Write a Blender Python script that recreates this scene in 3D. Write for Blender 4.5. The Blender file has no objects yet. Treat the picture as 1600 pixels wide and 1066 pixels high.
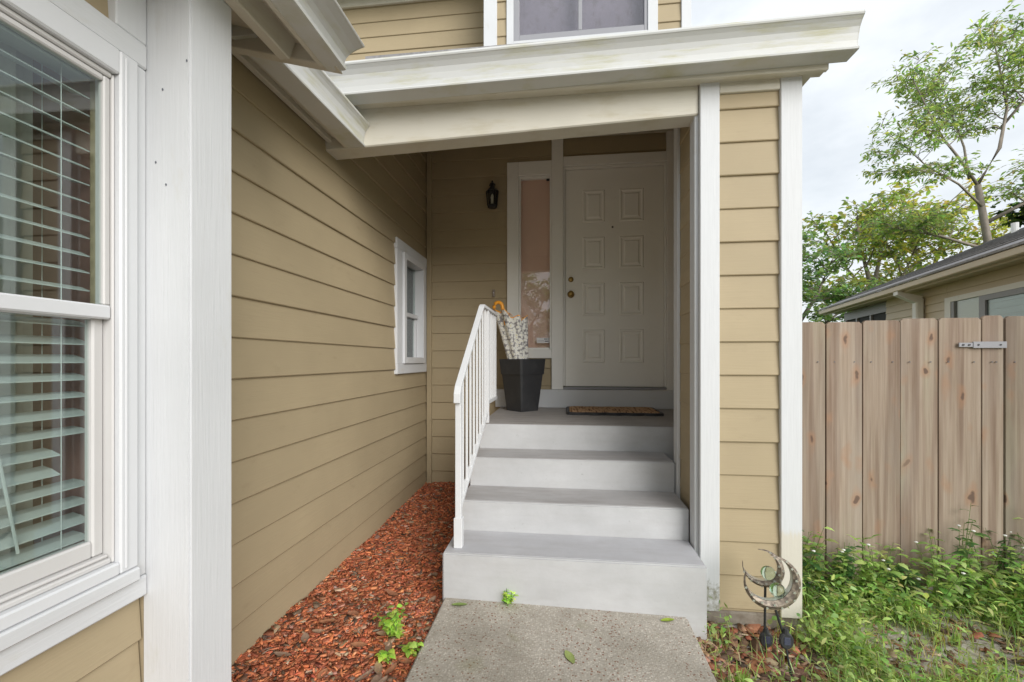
import bpy, bmesh, math, random
import numpy as np
from mathutils import Vector, noise as mnoise
random.seed(7); rng = np.random.default_rng(11)
S = bpy.context.scene; C = S.collection
R = math.radians

# ------------------------------------------------------------------ camera, sky, sun, exposure
cd = bpy.data.cameras.new('camera'); cam = bpy.data.objects.new('camera', cd); C.objects.link(cam)
cam.location = (0, 0, 1.2); cam.rotation_euler = (R(90), 0, math.atan(78 / 672))
cd.sensor_width = 36; cd.lens = 36 * 672 / 1600; cd.shift_y = 30 / 1600
cd.clip_start = .02; cd.clip_end = 2000
S.camera = cam
SUN_EL, SUN_AZ = R(24), R(143)          # azimuth measured from +Y towards +X : behind the camera, to the right
W = bpy.data.worlds.new('World'); S.world = W; W.use_nodes = True
nt = W.node_tree; nt.nodes.clear()
def wn(t): return nt.nodes.new(t)
wo = wn('ShaderNodeOutputWorld'); bg = wn('ShaderNodeBackground'); sky = wn('ShaderNodeTexSky')
sky.sky_type = 'NISHITA'; sky.sun_disc = False; sky.sun_elevation = SUN_EL; sky.sun_rotation = SUN_AZ
sky.air_density = 1.3; sky.dust_density = 2.5; sky.ozone_density = 1.0
tc = wn('ShaderNodeTexCoord'); mp = wn('ShaderNodeMapping'); mp.inputs['Scale'].default_value = (1.2, 1.2, 2.6)
mp.inputs['Location'].default_value = (.35, .2, .1)
cn = wn('ShaderNodeTexNoise'); cn.inputs['Scale'].default_value = 2.2; cn.inputs['Detail'].default_value = 7; cn.inputs['Roughness'].default_value = .55
cr = wn('ShaderNodeValToRGB'); cr.color_ramp.elements[0].position = .38; cr.color_ramp.elements[1].position = .62
cr.color_ramp.elements[0].color = (.66, .66, .66, 1); cr.color_ramp.elements[1].color = (1, 1, 1, 1)
mixc = wn('ShaderNodeMixRGB'); mixc.inputs[2].default_value = (7.8, 8.2, 8.6, 1)
nt.links.new(tc.outputs['Generated'], mp.inputs[0]); nt.links.new(mp.outputs[0], cn.inputs[0]); nt.links.new(cn.outputs[0], cr.inputs[0])
nt.links.new(cr.outputs[0], mixc.inputs[0]); nt.links.new(sky.outputs[0], mixc.inputs[1]); nt.links.new(mixc.outputs[0], bg.inputs[0])
bg.inputs[1].default_value = .070; nt.links.new(bg.outputs[0], wo.inputs[0])
sd = bpy.data.lights.new('sun', 'SUN'); sun = bpy.data.objects.new('sun', sd); C.objects.link(sun)
sd.energy = 1.9; sd.angle = R(42); sd.color = (1, .985, .965)
sun_dir = Vector((math.sin(SUN_AZ) * math.cos(SUN_EL), math.cos(SUN_AZ) * math.cos(SUN_EL), math.sin(SUN_EL)))
sun.rotation_euler = sun_dir.to_track_quat('Z', 'Y').to_euler(); sun.location = (4, -6, 12)
S.view_settings.view_transform = 'Standard'; S.view_settings.look = 'None'; S.view_settings.gamma = 1
S.view_settings.use_curve_mapping = False; S.view_settings.exposure = .87
S.cycles.diffuse_bounces = 8; S.cycles.max_bounces = 16; S.cycles.transparent_max_bounces = 24

# ------------------------------------------------------------------ materials
def srgb(r, g, b):
    f = lambda c: (c / 255 / 12.92) if c / 255 <= .04045 else ((c / 255 + .055) / 1.055) ** 2.4
    return (f(r), f(g), f(b))
def col4(c): return (c[0], c[1], c[2], 1)
def scale_c(c, k): return tuple(min(1, max(0, x * k)) for x in c)
class NT:
    def __init__(s, name):
        s.m = bpy.data.materials.new(name); s.m.use_nodes = True; s.t = s.m.node_tree; s.t.nodes.clear()
        s.out = s.n('ShaderNodeOutputMaterial')
    def n(s, t, **kw):
        k = s.t.nodes.new(t)
        for a, v in kw.items():
            if a in k.inputs: k.inputs[a].default_value = v
            else: setattr(k, a, v)
        return k
    def l(s, a, b): s.t.links.new(a, b)
    def coords(s, scale=(1, 1, 1), rand=True):
        tc = s.n('ShaderNodeTexCoord'); src = tc.outputs['Object']
        if rand:
            oi = s.n('ShaderNodeObjectInfo'); mu = s.n('ShaderNodeMath', operation='MULTIPLY'); mu.inputs[1].default_value = 37
            s.l(oi.outputs['Random'], mu.inputs[0]); ad = s.n('ShaderNodeVectorMath', operation='ADD')
            s.l(src, ad.inputs[0]); s.l(mu.outputs[0], ad.inputs[1]); src = ad.outputs[0]
        mp = s.n('ShaderNodeMapping'); mp.inputs['Scale'].default_value = scale; s.l(src, mp.inputs[0]); return mp.outputs[0]
    def noise(s, vec, scale, detail=4, rough=.55):
        k = s.n('ShaderNodeTexNoise', Scale=scale, Detail=detail, Roughness=rough); s.l(vec, k.inputs[0]); return k.outputs[0]
    def ramp(s, fac, p0, p1, c0=(0, 0, 0), c1=(1, 1, 1)):
        k = s.n('ShaderNodeValToRGB'); e = k.color_ramp.elements
        e[0].position, e[1].position = p0, p1; e[0].color, e[1].color = col4(c0), col4(c1); s.l(fac, k.inputs[0]); return k.outputs[0]
    def mix(s, fac, a, b, mode='MIX'):
        k = s.n('ShaderNodeMixRGB', blend_type=mode)
        for i, v in ((0, fac), (1, a), (2, b)):
            if hasattr(v, 'links'): s.l(v, k.inputs[i])
            elif i == 0: k.inputs[0].default_value = v
            else: k.inputs[i].default_value = col4(v)
        return k.outputs[0]
    def bsdf(s, color, rough=.6, spec=.3, metal=0, bump=None, bstr=.2, bdist=.004):
        p = s.n('ShaderNodeBsdfPrincipled'); p.inputs['Roughness'].default_value = rough if not hasattr(rough, 'links') else .5
        if hasattr(rough, 'links'): s.l(rough, p.inputs['Roughness'])
        p.inputs['Specular IOR Level'].default_value = spec; p.inputs['Metallic'].default_value = metal
        if hasattr(color, 'links'): s.l(color, p.inputs['Base Color'])
        else: p.inputs['Base Color'].default_value = col4(color)
        if bump is not None:
            b = s.n('ShaderNodeBump', Strength=bstr, Distance=bdist); s.l(bump, b.inputs['Height']); s.l(b.outputs[0], p.inputs['Normal'])
        s.l(p.outputs[0], s.out.inputs[0]); return s.m
def paint(name, c, grain='h', var=.1, rnd=.05, rough=.55, dirt=None, dirt_amt=.5, dirt_lo=.58, dirt_hi=.75, dscale=(3, 3, 3), bstr=.25, spec=.3, chip=None):
    k = NT(name)
    sc = {'h': (3, 3, 70), 'v': (60, 60, 3), 'n': (14, 14, 14)}[grain]
    g = k.noise(k.coords(sc), 2.0, 5, .6); big = k.noise(k.coords((1, 1, 1)), 2.3, 3)
    base = k.mix(k.ramp(big, .3, .7), scale_c(c, 1 - var), scale_c(c, 1 + var * .6))
    base = k.mix(k.mix(.5, k.ramp(g, .35, .65), (1, 1, 1)), scale_c(c, 1 - var * .8), base)
    oi = k.n('ShaderNodeObjectInfo'); base = k.mix(1.0, base, k.ramp(oi.outputs['Random'], 0, 1, (1 - rnd,) * 3, (1 + rnd * .2,) * 3), 'MULTIPLY')
    if dirt is not None:
        d = k.noise(k.coords(dscale), 3.0, 6, .65); m = k.ramp(d, dirt_lo, dirt_hi, (0, 0, 0), (dirt_amt,) * 3)
        base = k.mix(m, base, dirt)
    if chip is not None:
        d = k.noise(k.coords((9, 9, 5)), 5.0, 6, .7); base = k.mix(k.ramp(d, .66, .69), base, chip)
    return k.bsdf(base, rough, spec, 0, g, bstr, .002)
TAN = (.390, .316, .200)
WHITE = (.605, .617, .63)
M = {}
M['siding'] = paint('tan_siding_paint', TAN, 'h', .08, .05, .6, (.20, .15, .09), .35, .60, .85, (2, 2, 5), .35)
M['white'] = paint('white_trim_paint', WHITE, 'v', .05, .03, .5, (.42, .37, .26), .4, .62, .82, (3, 3, 1.2), .25)
M['white_h'] = paint('white_trim_paint_flat', WHITE, 'h', .05, .03, .5, (.45, .40, .27), .4, .58, .8, (2, 2, 5), .3)
M['beam'] = paint('cream_beam_paint', (.60, .57, .49), 'h', .07, .03, .55, (.40, .34, .20), .5, .52, .78, (1.5, 1.5, 6), .5)
M['rough'] = paint('rough_sawn_white_paint', WHITE, 'v', .06, .03, .6, (.46, .43, .33), .45, .60, .80, (3, 3, 1.2), .45)
M['rough_h'] = paint('rough_sawn_white_board', WHITE, 'h', .06, .03, .6, (.46, .43, .33), .4, .60, .80, (2, 2, 5), .45)
M['white_n'] = paint('white_smooth_paint', (.82, .81, .775), 'n', .03, .02, .45, (.5, .46, .38), .3, .62, .85, (2, 2, 2), .08)
M['door'] = paint('door_paint', (.84, .825, .775), 'n', .03, .0, .4, (.55, .5, .42), .25, .6, .85, (2, 2, 2), .05)
M['vinyl'] = paint('white_vinyl', (.61, .62, .635), 'n', .02, .0, .35, (.5, .47, .42), .25, .66, .86, (4, 4, 4), .03)
M['vinyl_grey'] = paint('grey_vinyl', (.55, .54, .53), 'v', .05, .0, .4, (.35, .32, .28), .3, .6, .8, (5, 5, 1), .05)
M['gutter'] = paint('gutter_enamel', (.57, .575, .56), 'n', .05, .02, .4, (.42, .40, .20), .75, .50, .74, (1.2, 1.2, 9), .05)
M['rail'] = paint('white_rail_paint', (.64, .65, .66), 'n', .04, .0, .4, (.45, .22, .06), .9, .67, .72, (9, 9, 5), .1)
M['mildew'] = paint('mildewed_paint', (.70, .70, .68), 'n', .06, .0, .6, (.30, .29, .22), .85, .40, .62, (14, 14, 9), .25)
def foot(name, stain, top, soft, sc):
    k = NT(name); tc = k.n('ShaderNodeTexCoord'); sp = k.n('ShaderNodeSeparateXYZ'); k.l(tc.outputs['Generated'], sp.inputs[0]); n = k.noise(k.coords(sc, False), 3, 6, .7)
    ad = k.n('ShaderNodeMath', operation='MULTIPLY_ADD'); ad.inputs[1].default_value = soft; k.l(n, ad.inputs[0]); k.l(sp.outputs[2], ad.inputs[2])
    g = k.noise(k.coords((60, 60, 3)), 2, 5, .6); w = k.mix(k.ramp(g, .35, .65), scale_c(WHITE, .95), WHITE)
    d = k.noise(k.coords((1, 1, 1), False), 45, 4, .7); st = k.mix(k.ramp(d, .35, .65), stain, scale_c(WHITE, .9)) if name.startswith('mil') else stain
    return k.bsdf(k.mix(k.ramp(ad.outputs[0], top + soft * .5, top + soft * .5 + .012), st, w), .55, .3, 0, g, .35, .002)
M['foot_mildew'] = foot('mildewed_trim', (.24, .235, .18), .045, .12, (12, 12, 6)); M['foot_bare'] = foot('unpainted_foot_trim', (.58, .55, .48), .15, .07, (14, 14, 2))
M['bounce_concrete'] = paint('pale_concrete', (.50, .48, .45), 'n', .12, .0, .9, (.32, .30, .27), .5, .5, .7, (2, 2, 2), .5)
M['alum'] = paint('grey_aluminium', (.30, .30, .32), 'n', .05, .0, .4, None)
M['black_metal'] = paint('black_metal', (.018, .018, .02), 'n', .2, .0, .4, None, spec=.5)
M['black_plastic'] = paint('charcoal_plastic', (.035, .036, .039), 'n', .1, .0, .45, (.10, .10, .10), .3, .5, .8, (3, 3, 3), .15, spec=.4)
M['brass'] = NT('brass').bsdf((.42, .28, .10), .3, .5, 1.0)
M['dark'] = NT('dark_void').bsdf((.02, .02, .02), .9, .1)
M['orange'] = NT('orange_plastic').bsdf((.80, .34, .03), .35, .4)
M['trunk'] = paint('bark', (.36, .31, .265), 'v', .35, .1, .9, (.18, .155, .13), .6, .45, .7, (3, 3, 1), .8)
M['room'] = paint('room_wall_paint', (.42, .23, .19), 'n', .05, .0, .7, None)
M['peach'] = paint('peach_wall_paint', (.85, .60, .49), 'n', .04, .0, .7, None)
M['curtain'] = paint('curtain_cloth', (.62, .62, .58), 'v', .06, .0, .8, None)
M['dusk'] = paint('upstairs_shade', (.30, .27, .27), 'n', .2, .0, .8, (.18, .15, .13), .6, .5, .7, (5, 5, 3))
M['slat'] = paint('blind_slat', (.43, .46, .45), 'n', .02, .02, .4, None)
M['shingle'] = paint('asphalt_shingle', (.36, .35, .355), 'n', .3, .0, .95, (.15, .15, .15), .6, .45, .65, (9, 9, 9), .8)
M['nsiding'] = paint('beige_vinyl_siding', (.64, .55, .42), 'h', .05, .04, .5, None)
M['screen'] = NT('insect_screen').bsdf((.05, .052, .055), .7, .2)
M['foundation'] = paint('bare_concrete', (.27, .24, .20), 'n', .2, .0, .95, (.14, .11, .08), .7, .42, .62, (5, 5, 5), .8)

def glass(name, tint=(.92, .96, .94), r0=.06):
    k = NT(name); f = k.n('ShaderNodeLayerWeight', Blend=.5); pw = k.n('ShaderNodeMath', operation='POWER'); pw.inputs[1].default_value = 5; k.l(f.outputs['Facing'], pw.inputs[0])
    mr = k.n('ShaderNodeMapRange'); mr.inputs[3].default_value = r0; mr.inputs[4].default_value = 1; k.l(pw.outputs[0], mr.inputs[0]); g = k.n('ShaderNodeBsdfGlossy', Roughness=0.0)
    t = k.n('ShaderNodeBsdfTransparent'); t.inputs[0].default_value = col4(tint)
    m = k.n('ShaderNodeMixShader'); k.l(mr.outputs[0], m.inputs[0]); k.l(t.outputs[0], m.inputs[1]); k.l(g.outputs[0], m.inputs[2]); k.l(m.outputs[0], k.out.inputs[0]); return k.m
M['glass'] = glass('window_glass', (.91, .955, .94), .075)
M['glass_door'] = glass('sidelight_glass', (.98, .98, .98), .085)
M['glass_dark'] = glass('upstairs_glass', (.9, .9, .94), .11)

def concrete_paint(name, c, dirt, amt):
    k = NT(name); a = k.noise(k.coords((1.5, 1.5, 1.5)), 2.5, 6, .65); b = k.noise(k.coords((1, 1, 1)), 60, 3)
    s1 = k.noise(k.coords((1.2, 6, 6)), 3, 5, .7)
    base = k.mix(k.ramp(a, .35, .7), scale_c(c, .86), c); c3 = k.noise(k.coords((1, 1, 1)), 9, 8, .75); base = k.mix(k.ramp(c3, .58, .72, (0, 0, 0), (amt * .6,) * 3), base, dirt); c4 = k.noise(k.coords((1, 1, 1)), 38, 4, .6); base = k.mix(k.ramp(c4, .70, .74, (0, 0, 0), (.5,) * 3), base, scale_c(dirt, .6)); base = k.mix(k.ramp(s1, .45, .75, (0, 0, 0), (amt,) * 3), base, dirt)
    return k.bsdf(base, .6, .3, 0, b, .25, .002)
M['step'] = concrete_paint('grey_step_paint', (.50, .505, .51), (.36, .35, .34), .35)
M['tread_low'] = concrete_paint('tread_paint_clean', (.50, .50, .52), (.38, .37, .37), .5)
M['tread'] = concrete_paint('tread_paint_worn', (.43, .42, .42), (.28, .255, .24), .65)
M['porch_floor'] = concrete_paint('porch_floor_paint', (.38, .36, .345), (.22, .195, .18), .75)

def aggregate():
    k = NT('exposed_aggregate'); v = k.n('ShaderNodeTexVoronoi', Scale=120.0); k.l(k.coords((1, 1, 1), False), v.inputs['Vector'])
    v2 = k.n('ShaderNodeTexVoronoi', Scale=55.0); k.l(k.coords((1, 1, 1), False), v2.inputs['Vector'])
    big = k.noise(k.coords((1, 1, 1), False), 3.2, 6, .65)
    sep = k.n('ShaderNodeSeparateColor'); k.l(v.outputs['Color'], sep.inputs[0])
    peb = k.ramp(sep.outputs[0], 0, 1, (.31, .275, .225), (.56, .515, .445))
    peb = k.mix(k.ramp(sep.outputs[1], .84, .88), peb, (.56, .52, .45)); peb = k.mix(k.ramp(sep.outputs[2], .9, .92), peb, (.22, .10, .06))
    base = k.mix(k.ramp(v.outputs['Distance'], .35, .6), peb, (.40, .365, .315))
    base = k.mix(k.ramp(big, .42, .66, (0, 0, 0), (.55,) * 3), base, (.21, .19, .15))
    base = k.mix(k.ramp(k.noise(k.coords((1, 1, 1), False), 7, 4), .6, .75, (0, 0, 0), (.3,) * 3), base, (.19, .19, .09))
    inv = k.n('ShaderNodeMath', operation='SUBTRACT'); inv.inputs[0].default_value = 1; k.l(v.outputs['Distance'], inv.inputs[1])
    return k.bsdf(base, .85, .2, 0, inv.outputs[0], .4, .003)
M['aggregate'] = aggregate()
def ground_mat():
    k = NT('soil'); v = k.coords((1, 1, 1), False); n1 = k.noise(v, 1.3, 6, .6); n2 = k.noise(v, 30, 5, .7)
    soil = k.mix(k.ramp(n2, .35, .65), (.36, .315, .26), (.62, .575, .52)); lawn = k.mix(k.ramp(n2, .3, .7), (.05, .085, .02), (.11, .15, .045))
    sp = k.n('ShaderNodeSeparateXYZ'); g = k.n('ShaderNodeNewGeometry'); k.l(g.outputs['Position'], sp.inputs[0])
    far = k.n('ShaderNodeVectorMath', operation='LENGTH'); k.l(g.outputs['Position'], far.inputs[0])
    fr = k.n('ShaderNodeMapRange'); fr.inputs[1].default_value = 4.0; fr.inputs[2].default_value = 6.0; k.l(far.outputs['Value'], fr.inputs[0])
    return k.bsdf(k.mix(fr.outputs[0], soil, lawn), .95, .1, 0, n2, .6, .02)
M['soil'] = ground_mat()
def tinted(name, rough=.8, spec=.2, bn=True):
    k = NT(name); a = k.n('ShaderNodeAttribute', attribute_name='tint'); n = k.noise(k.coords((1, 1, 1), False), 90, 3)
    return k.bsdf(k.mix(k.ramp(n, .3, .7), k.mix(1, a.outputs[0], (.75, .75, .75), 'MULTIPLY'), a.outputs[0]), rough, spec, 0, n if bn else None, .4, .003)
M['mulch'] = tinted('mulch_wood'); M['dryleaf'] = tinted('dry_leaf')
def foliage(name, transl=.35):
    k = NT(name); a = k.n('ShaderNodeAttribute', attribute_name='tint'); p = k.n('ShaderNodeBsdfPrincipled', Roughness=.5)
    p.inputs['Specular IOR Level'].default_value = .3; k.l(a.outputs[0], p.inputs['Base Color'])
    t = k.n('ShaderNodeBsdfTranslucent'); c2 = k.mix(1, a.outputs[0], (1.3, 1.45, .7), 'MULTIPLY'); k.l(c2, t.inputs[0])
    m = k.n('ShaderNodeMixShader'); m.inputs[0].default_value = transl; k.l(p.outputs[0], m.inputs[1]); k.l(t.outputs[0], m.inputs[2]); k.l(m.outputs[0], k.out.inputs[0]); return k.m
M['leaf'] = foliage('leaf', .42); M['treeleaf'] = foliage('tree_leaf', .55)
def mulch_soil():
    k = NT('mulch_floor'); v = k.coords((1, 1, 1), False); n = k.noise(v, 45, 5, .7); n2 = k.noise(v, 3.5, 4)
    b = k.mix(k.ramp(n, .3, .7), (.20, .08, .05), (.44, .16, .09)); b = k.mix(k.ramp(n2, .5, .7, (0, 0, 0), (.5,) * 3), b, (.12, .09, .07))
    return k.bsdf(b, .95, .1, 0, n, 1, .02)
M['mulch_floor'] = mulch_soil()
def fence_wood():
    k = NT('weathered_pine'); g = k.noise(k.coords((38, 38, 1.1)), 1.6, 6, .6); str1 = k.noise(k.coords((11, 11, .25)), 1.3, 2)
    wob = k.n('ShaderNodeTexNoise', Scale=7.0, Detail=3.0); k.l(k.coords((1, 1, 1)), wob.inputs[0]); vm = k.n('ShaderNodeVectorMath', operation='MULTIPLY_ADD'); vm.inputs[1].default_value = (.9, .9, .9)
    k.l(wob.outputs['Color'], vm.inputs[0]); k.l(k.coords((10.5, 3, 4.6)), vm.inputs[2]); v = k.n('ShaderNodeTexVoronoi', Scale=1.0, Randomness=1.0); k.l(vm.outputs[0], v.inputs['Vector'])
    sc_ = k.n('ShaderNodeSeparateColor'); k.l(v.outputs['Color'], sc_.inputs[0]); has = k.ramp(sc_.outputs[0], .35, .37)
    base = k.mix(k.ramp(str1, .44, .52), (.29, .225, .18), (.39, .325, .265)); base = k.mix(k.ramp(g, .34, .66), k.mix(1, base, (.72, .68, .64), 'MULTIPLY'), base)
    base = k.mix(k.ramp(k.noise(k.coords((3, 3, .7)), 1.6, 4), .45, .7, (0, 0, 0), (.55,) * 3), base, (.31, .285, .25)); base = k.mix(k.ramp(k.noise(k.coords((4, 4, .6)), 2.1, 4), .55, .75, (0, 0, 0), (.45,) * 3), base, (.40, .40, .30))
    halo = k.mix(1, has, k.ramp(v.outputs['Distance'], .12, .36, (.6,) * 3, (0, 0, 0)), 'MULTIPLY'); base = k.mix(halo, base, (.36, .21, .13))
    ringm = k.mix(1, has, k.ramp(v.outputs['Distance'], .10, .15, (.85,) * 3, (0, 0, 0)), 'MULTIPLY'); base = k.mix(ringm, base, (.12, .085, .07))
    oi = k.n('ShaderNodeObjectInfo'); base = k.mix(1, base, k.ramp(oi.outputs['Random'], 0, 1, (.78, .75, .72), (1.03, 1.0, .98)), 'MULTIPLY')
    return k.bsdf(base, .85, .15, 0, g, .5, .004)
M['fence'] = fence_wood()
def umbrella_mat():
    k = NT('floral_fabric'); v = k.n('ShaderNodeTexVoronoi', Scale=44.0, Randomness=.9); k.l(k.coords((1, 1, 1), False), v.inputs['Vector'])
    c = k.ramp(v.outputs['Distance'], .48, .72, (.72, .71, .66), (.24, .23, .23)); c = k.mix(k.ramp(v.outputs['Distance'], .14, .22, (.85,) * 3, (0, 0, 0)), c, (.62, .52, .16))
    return k.bsdf(c, .8, .2)
M['floral'] = umbrella_mat()
def coir():
    k = NT('coir'); n = k.noise(k.coords((1, 1, 1), False), 180, 3, .7); w = k.noise(k.coords((30, 3, 3), False), 2, 3)
    return k.bsdf(k.mix(k.ramp(w, .5, .62), k.mix(k.ramp(n, .3, .7), (.36, .215, .12), (.68, .45, .27)), (.16, .075, .035)), .95, .1, 0, n, .8, .006)
M['coir'] = coir()
def bronze():
    k = NT('bronze_tin'); n = k.noise(k.coords((1, 1, 1)), 55, 4); return k.bsdf(k.mix(k.ramp(n, .4, .6), (.13, .105, .085), (.34, .285, .225)), .55, .5, .35, n, .3, .002)
M['bronze'] = bronze()
M['tin'] = NT('silver_tin').bsdf((.72, .72, .70), .35, .5, .8)
kk = NT('crackle_glass'); _g = kk.n('ShaderNodeBsdfGlass', Roughness=.15, IOR=1.3); _g.inputs[0].default_value = (.85, .95, .92, 1); kk.l(_g.outputs[0], kk.out.inputs[0]); M['ball'] = kk.m
M['bulb'] = NT('candle_bulb').bsdf((.75, .72, .62), .4, .4)
M['solar'] = NT('solar_cell').bsdf((.06, .065, .10), .2, .6)
M['print'] = NT('sticker_white').bsdf((.75, .75, .76), .5, .3)
M['ink'] = NT('sticker_ink').bsdf((.12, .13, .15), .6, .2)
M['petal'] = NT('white_petal').bsdf((.8, .8, .76), .6, .2)

# ------------------------------------------------------------------ builders
WP = {}
def empty(name, loc, label, cat, group=None):
    o = bpy.data.objects.new(name, None); C.objects.link(o); o.location = loc; WP[o.name] = Vector(loc); o.empty_display_size = .1
    tag(o, label, cat, group); return o
def tag(o, label=None, cat=None, group=None, kind=None):
    if label: o['label'] = label
    if cat: o['category'] = cat
    if group: o['group'] = group
    if kind: o['kind'] = kind
    return o
class MB:
    def __init__(s): s.v = []; s.f = []
    def add(s, vs, fs):
        o = len(s.v); s.v += [tuple(v) for v in vs]; s.f += [[i + o for i in f] for f in fs]; return s
    def hexa(s, p): return s.add(p, [(0, 1, 2, 3), (7, 6, 5, 4), (0, 4, 5, 1), (1, 5, 6, 2), (2, 6, 7, 3), (3, 7, 4, 0)])
    def box(s, x0, x1, y0, y1, z0, z1): return s.hexa([(x0, y0, z0), (x1, y0, z0), (x1, y1, z0), (x0, y1, z0), (x0, y0, z1), (x1, y0, z1), (x1, y1, z1), (x0, y1, z1)])
    def loft(s, rings, closed=True, caps=True):
        n = len(rings[0]); vs = [p for r in rings for p in r]; fs = []
        for i in range(len(rings) - 1):
            for j in range(n if closed else n - 1):
                a = i * n + j; b = i * n + (j + 1) % n; fs.append((a, b, b + n, a + n))
        if caps and closed: fs.append(tuple(range(n))[::-1]); fs.append(tuple(range((len(rings) - 1) * n, len(rings) * n)))
        return s.add(vs, fs)
    def tube(s, pts, rad, n=8):
        pts = [Vector(p) for p in pts]; rings = []
        for i, p in enumerate(pts):
            d = (pts[min(i + 1, len(pts) - 1)] - pts[max(i - 1, 0)]).normalized()
            a = d.cross(Vector((0, 0, 1)) if abs(d.z) < .9 else Vector((1, 0, 0))).normalized(); b = d.cross(a)
            r = rad[i] if hasattr(rad, '__len__') else rad
            rings.append([p + (a * math.cos(t) + b * math.sin(t)) * r for t in [2 * math.pi * j / n for j in range(n)]])
        return s.loft(rings)
    def lathe(s, c, prof, n=16):
        return s.loft([[(c[0] + r * math.cos(2 * math.pi * j / n), c[1] + r * math.sin(2 * math.pi * j / n), c[2] + z) for j in range(n)] for r, z in prof])
    def build(s, name, mat, parent=None, bevel=0, smooth=False, label=None, cat=None, group=None, kind=None, seg=1):
        c = Vector((sum(v[0] for v in s.v), sum(v[1] for v in s.v), sum(v[2] for v in s.v))) / len(s.v)
        if parent is None: c.z = min(v[2] for v in s.v)
        me = bpy.data.meshes.new(name); bm = bmesh.new(); vs = [bm.verts.new(Vector(v) - c) for v in s.v]
        for f in s.f:
            try: bm.faces.new([vs[i] for i in f])
            except ValueError: pass
        bmesh.ops.recalc_face_normals(bm, faces=bm.faces)
        if bevel: bmesh.ops.bevel(bm, geom=bm.edges[:], offset=bevel, segments=seg, affect='EDGES', clamp_overlap=True)
        bm.to_mesh(me); bm.free(); me.materials.append(M[mat] if isinstance(mat, str) else mat)
        if smooth: me.polygons.foreach_set('use_smooth', [True] * len(me.polygons))
        o = bpy.data.objects.new(name, me); C.objects.link(o); place(o, c, parent); return tag(o, label, cat, group, kind)
def place(o, c, parent=None):
    c = Vector(c); o.parent = parent; o.location = c - (WP[parent.name] if parent else Vector((0, 0, 0))); WP[o.name] = c
def bx(name, mat, parent, x0, x1, y0, y1, z0, z1, bevel=.003, **k): return MB().box(x0, x1, y0, y1, z0, z1).build(name, mat, parent, bevel, **k)

def fast_mesh(name, V, F4, mat, parent=None, tint=None, smooth=False, origin=None, **k):
    c = Vector(origin) if origin is not None else Vector((0, 0, 0)); V = np.asarray(V, dtype=np.float64) - np.array(c)
    me = bpy.data.meshes.new(name); F = [np.asarray(f, dtype=np.int32) for f in F4]
    me.vertices.add(len(V)); me.vertices.foreach_set('co', V.ravel())
    nl = sum(f.size for f in F); me.loops.add(nl); me.loops.foreach_set('vertex_index', np.concatenate([f.ravel() for f in F]))
    tot = np.concatenate([np.full(len(f), f.shape[1]) for f in F]); st = np.concatenate([[0], np.cumsum(tot)[:-1]])
    me.polygons.add(len(tot)); me.polygons.foreach_set('loop_start', st); me.polygons.foreach_set('loop_total', tot)
    if smooth: me.polygons.foreach_set('use_smooth', np.ones(len(tot), dtype=bool))
    me.update(calc_edges=True); me.validate()
    if tint is not None:
        a = me.attributes.new('tint', 'FLOAT_COLOR', 'POINT'); a.data.foreach_set('color', np.concatenate([tint, np.ones((len(tint), 1))], 1).ravel())
    me.materials.append(M[mat]); o = bpy.data.objects.new(name, me); C.objects.link(o); place(o, c, parent); return tag(o, **k)

def unit(a): return a / (np.linalg.norm(a, axis=-1, keepdims=True) + 1e-9)
def leaf_arrays(P, D, N, L, Wd, droop=.25, fold=.15):
    """P base, D direction, N up-ish normal, L length, Wd half width: six-vertex leaves"""
    D = unit(D); Sd = unit(np.cross(D, N)); Nn = np.cross(Sd, D); L = L[:, None]; Wd = Wd[:, None]
    v = [P, P + D * L * .33 + Sd * Wd + Nn * Wd * fold, P + D * L * .33 - Sd * Wd + Nn * Wd * fold,
         P + D * L * .7 + Sd * Wd * .75 - Nn * L * droop * .35 + Nn * Wd * fold, P + D * L * .7 - Sd * Wd * .75 - Nn * L * droop * .35 + Nn * Wd * fold, P + D * L - Nn * L * droop]
    V = np.stack(v, 1).reshape(-1, 3); b = np.arange(len(P))[:, None] * 6
    T = np.concatenate([b + np.array([[0, 1, 2]]), b + np.array([[3, 5, 4]])]); Q = b + np.array([[1, 3, 4, 2]])
    return V, T, Q
def tints(base, n, var=.25, hue=.12):
    b = np.array(base)[rng.integers(0, len(base), n)]; k = 1 + rng.normal(0, var, (n, 1)); return np.clip(b * np.clip(k, .45, 1.7) * (1 + rng.normal(0, hue, (n, 3))), .004, .9)

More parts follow.
